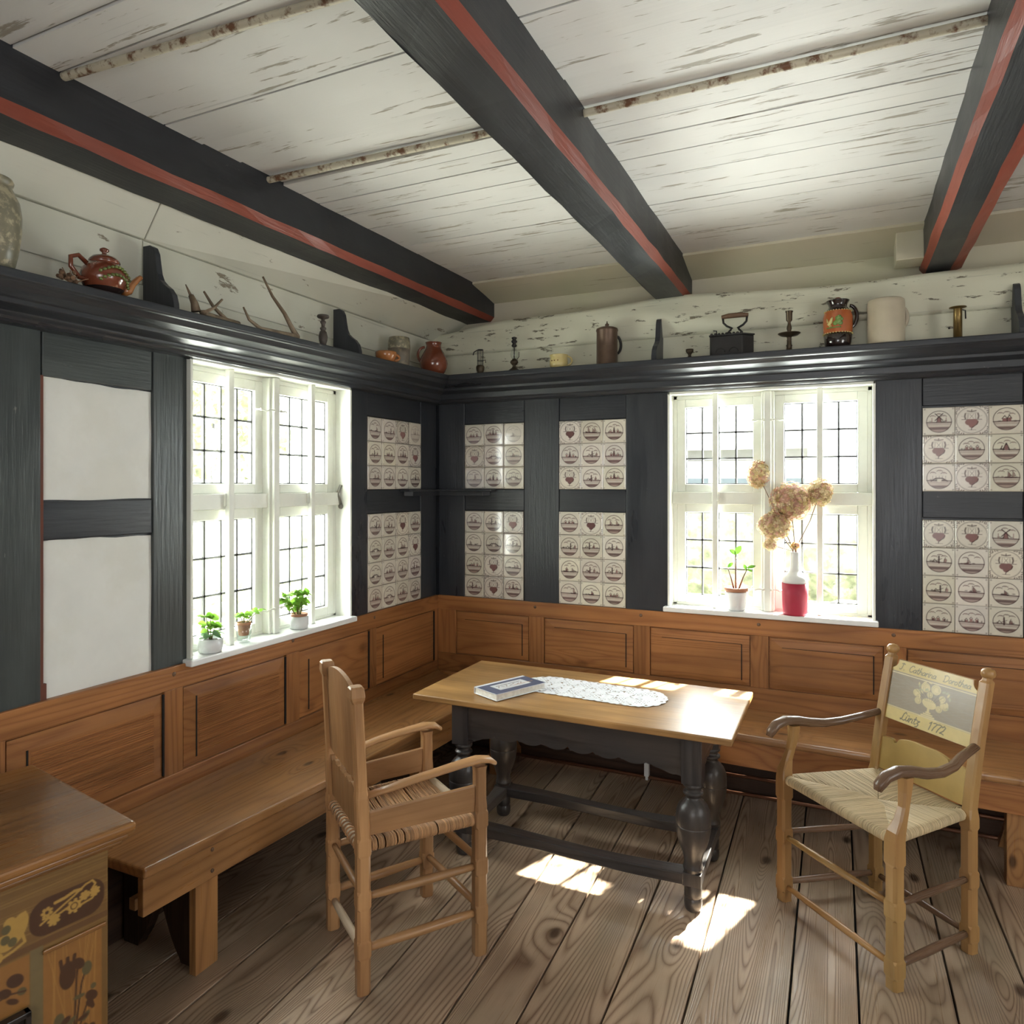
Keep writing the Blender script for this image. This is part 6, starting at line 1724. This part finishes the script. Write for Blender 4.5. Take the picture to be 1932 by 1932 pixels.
for k_ in range(8):
    a = k_ * .8 + .2; far = k_ in (3, 4); p = ((.02 * cos(a)), (-.075 if far else .028 * sin(a)), (.115 if far else .13) + rng.uniform(-.02, .045))
    st.append((p, [(t_, (rng.uniform(-1, 1), rng.uniform(-1, 1), rng.uniform(0, .4)), .042, .030, .4) for t_ in (.45, .55, .6, .7, .75, .8, .9, 1, 1, 1, 1, 1)], 'g'))
plant('potted_plant', (-.018, -1.232, SL), [(.036, 0), (.041, .003), (.043, .02), (.043, .058), (.040, .059), (.039, .052)], 'white pot with spreading green herb, farthest pot on the left sill', 'pot_white', st, .034, .062,
      inner=[(.030, .02), (.036, .058), (.0385, .060), (.0385, .070), (.036, .071), (.034, .064)])
# seedling in white pot, back sill
st = [((-.004, .005, .285), [(1.0, (.5, 0, .9), .060, .030, .1), (1.0, (-.6, .2, .6), .046, .024, .2), (.86, (.5, .3, .5), .040, .022, .1)], 'w'),
      ((-.042, .004, .215), [(1.0, (.7, 0, .8), .040, .018, .1), (1.0, (-.3, .1, .6), .026, .012, .1)], 'w'),
      ((.055, .006, .215), [(1.0, (.9, 0, .35), .046, .018, .05), (.9, (-.3, 0, .8), .036, .018, .1), (.95, (.8, .2, -.2), .030, .014, .2)], 'w')]
plant('potted_plant', (1.790, .030, SB), [(.040, 0), (.044, .003), (.050, .03), (.054, .075), (.0545, .094), (.052, .096), (.050, .088)], 'white pot with terracotta rim holding a forked seedling on the back sill', 'pot_white', st, .050, .108,
      inner=[(.045, .08), (.052, .097), (.060, .099), (.060, .116), (.057, .118), (.053, .112)])
# vase
c0 = (2.078, .012, SB)
e = empty('flower_vase', c0, 0, 'white bottle vase with red lower half in front of the back window', 'vase')
b = MB(); b.lathe([(.054, 0), (.057, .003), (.058, .01), (.0615, .10), (.0625, .160)], c0, 36, 1, caps=True); b.lathe([(.0605, .158), (.060, .172), (.057, .186), (.047, .200), (.033, .212), (.025, .222), (.023, .240), (.0205, .290), (.0215, .315), (.019, .316), (.018, .30)], c0, 36, 0)
b.build('body', [simple('white_porcelain', (0.70, 0.71, 0.70), .35, var=.03), simple('crimson_dip', (0.40, 0.022, 0.055), .55, var=.1)], e)
def hydrangea(pos, r, mats, label, seed, n=170, sq=1.0, lean=(0, 0)):
    rg = random.Random(seed); neck = Vector((c0[0] + rg.uniform(-.008, .008), c0[1] + rg.uniform(-.006, .006), c0[2] + .20)); P = Vector(pos)
    e = empty('dried_hydrangea', neck, 0, label, 'dried flower', 'dried hydrangea stems in the vase')
    b = MB(); top = Vector((neck.x, neck.y, c0[2] + .318)); top += (P - top) * .04
    b.tube([neck, top, top.lerp(P, .5) + Vector((lean[0], lean[1], 0)), P], [.0026, .0026, .0022, .0018], 7); b.build('stem', M['stem_brown'], e)
    b = MB()
    for i in range(n):
        u = rg.uniform(-1, 1); a = rg.uniform(0, 2 * pi); q = r * rg.uniform(.60, 1.04)
        d = Vector((cos(a) * sqrt(1 - u * u), sin(a) * sqrt(1 - u * u), u)); fc = P + Vector((d.x * q, d.y * q, d.z * q * sq))
        t1 = d.orthogonal().normalized(); t2 = d.cross(t1); ro = rg.uniform(0, pi); s = rg.uniform(.0095, .0135); m = rg.choice([0, 0, 1, 2] if mats == 0 else ([1, 1, 2, 0] if mats == 1 else [2, 1, 0, 1]))
        for k_ in range(4):
            an = ro + k_ * pi / 2; v = t1 * cos(an) + t2 * sin(an); w = t1 * -sin(an) + t2 * cos(an); lift = d * rg.uniform(0, .004)
            b.add([fc, fc + v * s * .6 - w * s * .45 + lift, fc + v * s * 1.1 + lift * 1.4, fc + v * s * .6 + w * s * .45 + lift], [(0, 1, 2, 3)], m)
    o = b.build('flower_head', [M['hyd1'], M['hyd2'], M['hyd3']], e, recalc=False)
    return e
hydrangea((1.900, .020, 1.655), .056, 1, 'cream dried hydrangea head leaning far left against the window', 41, 420, 1.25)
hydrangea((2.060, -.01, 1.515), .098, 0, 'large pinkish-brown dried hydrangea head at the centre of the vase', 42, 1100, 1.0)
hydrangea((1.985, -.015, 1.395), .082, 2, 'olive and cream dried hydrangea head low on the left of the bouquet', 43, 850, .85)
hydrangea((2.195, .010, 1.565), .058, 1, 'pale dried hydrangea head on the right of the bouquet', 44, 460, 1.2, (.01, 0))
hydrangea((1.960, .01, 1.295), .034, 2, 'small dried hydrangea cluster hanging just above the vase neck', 45, 160, .8)
hydrangea((2.082, .005, 1.295), .020, 2, 'tiny dried hydrangea sprig close to the vase neck', 46, 60, .9)
# bits of fallen paint and petals on the back sill
for k_, (x, y) in enumerate(((2.275, .055), (2.315, .06), (2.36, .05), (2.215, .05))):
    b = MB(); b.add([(x, y, SB + .001), (x + .02, y - .004, SB + .003), (x + .024, y + .012, SB + .002), (x + .004, y + .014, SB + .004), (x + .011, y + .004, SB + .006)], [(0, 1, 4), (1, 2, 4), (2, 3, 4), (3, 0, 4)])
    whole(b, 'fallen_petal', M['hyd2'], 'curled dry petal lying on the back window sill right of the vase', 'petal', 'fallen petals on the back sill')
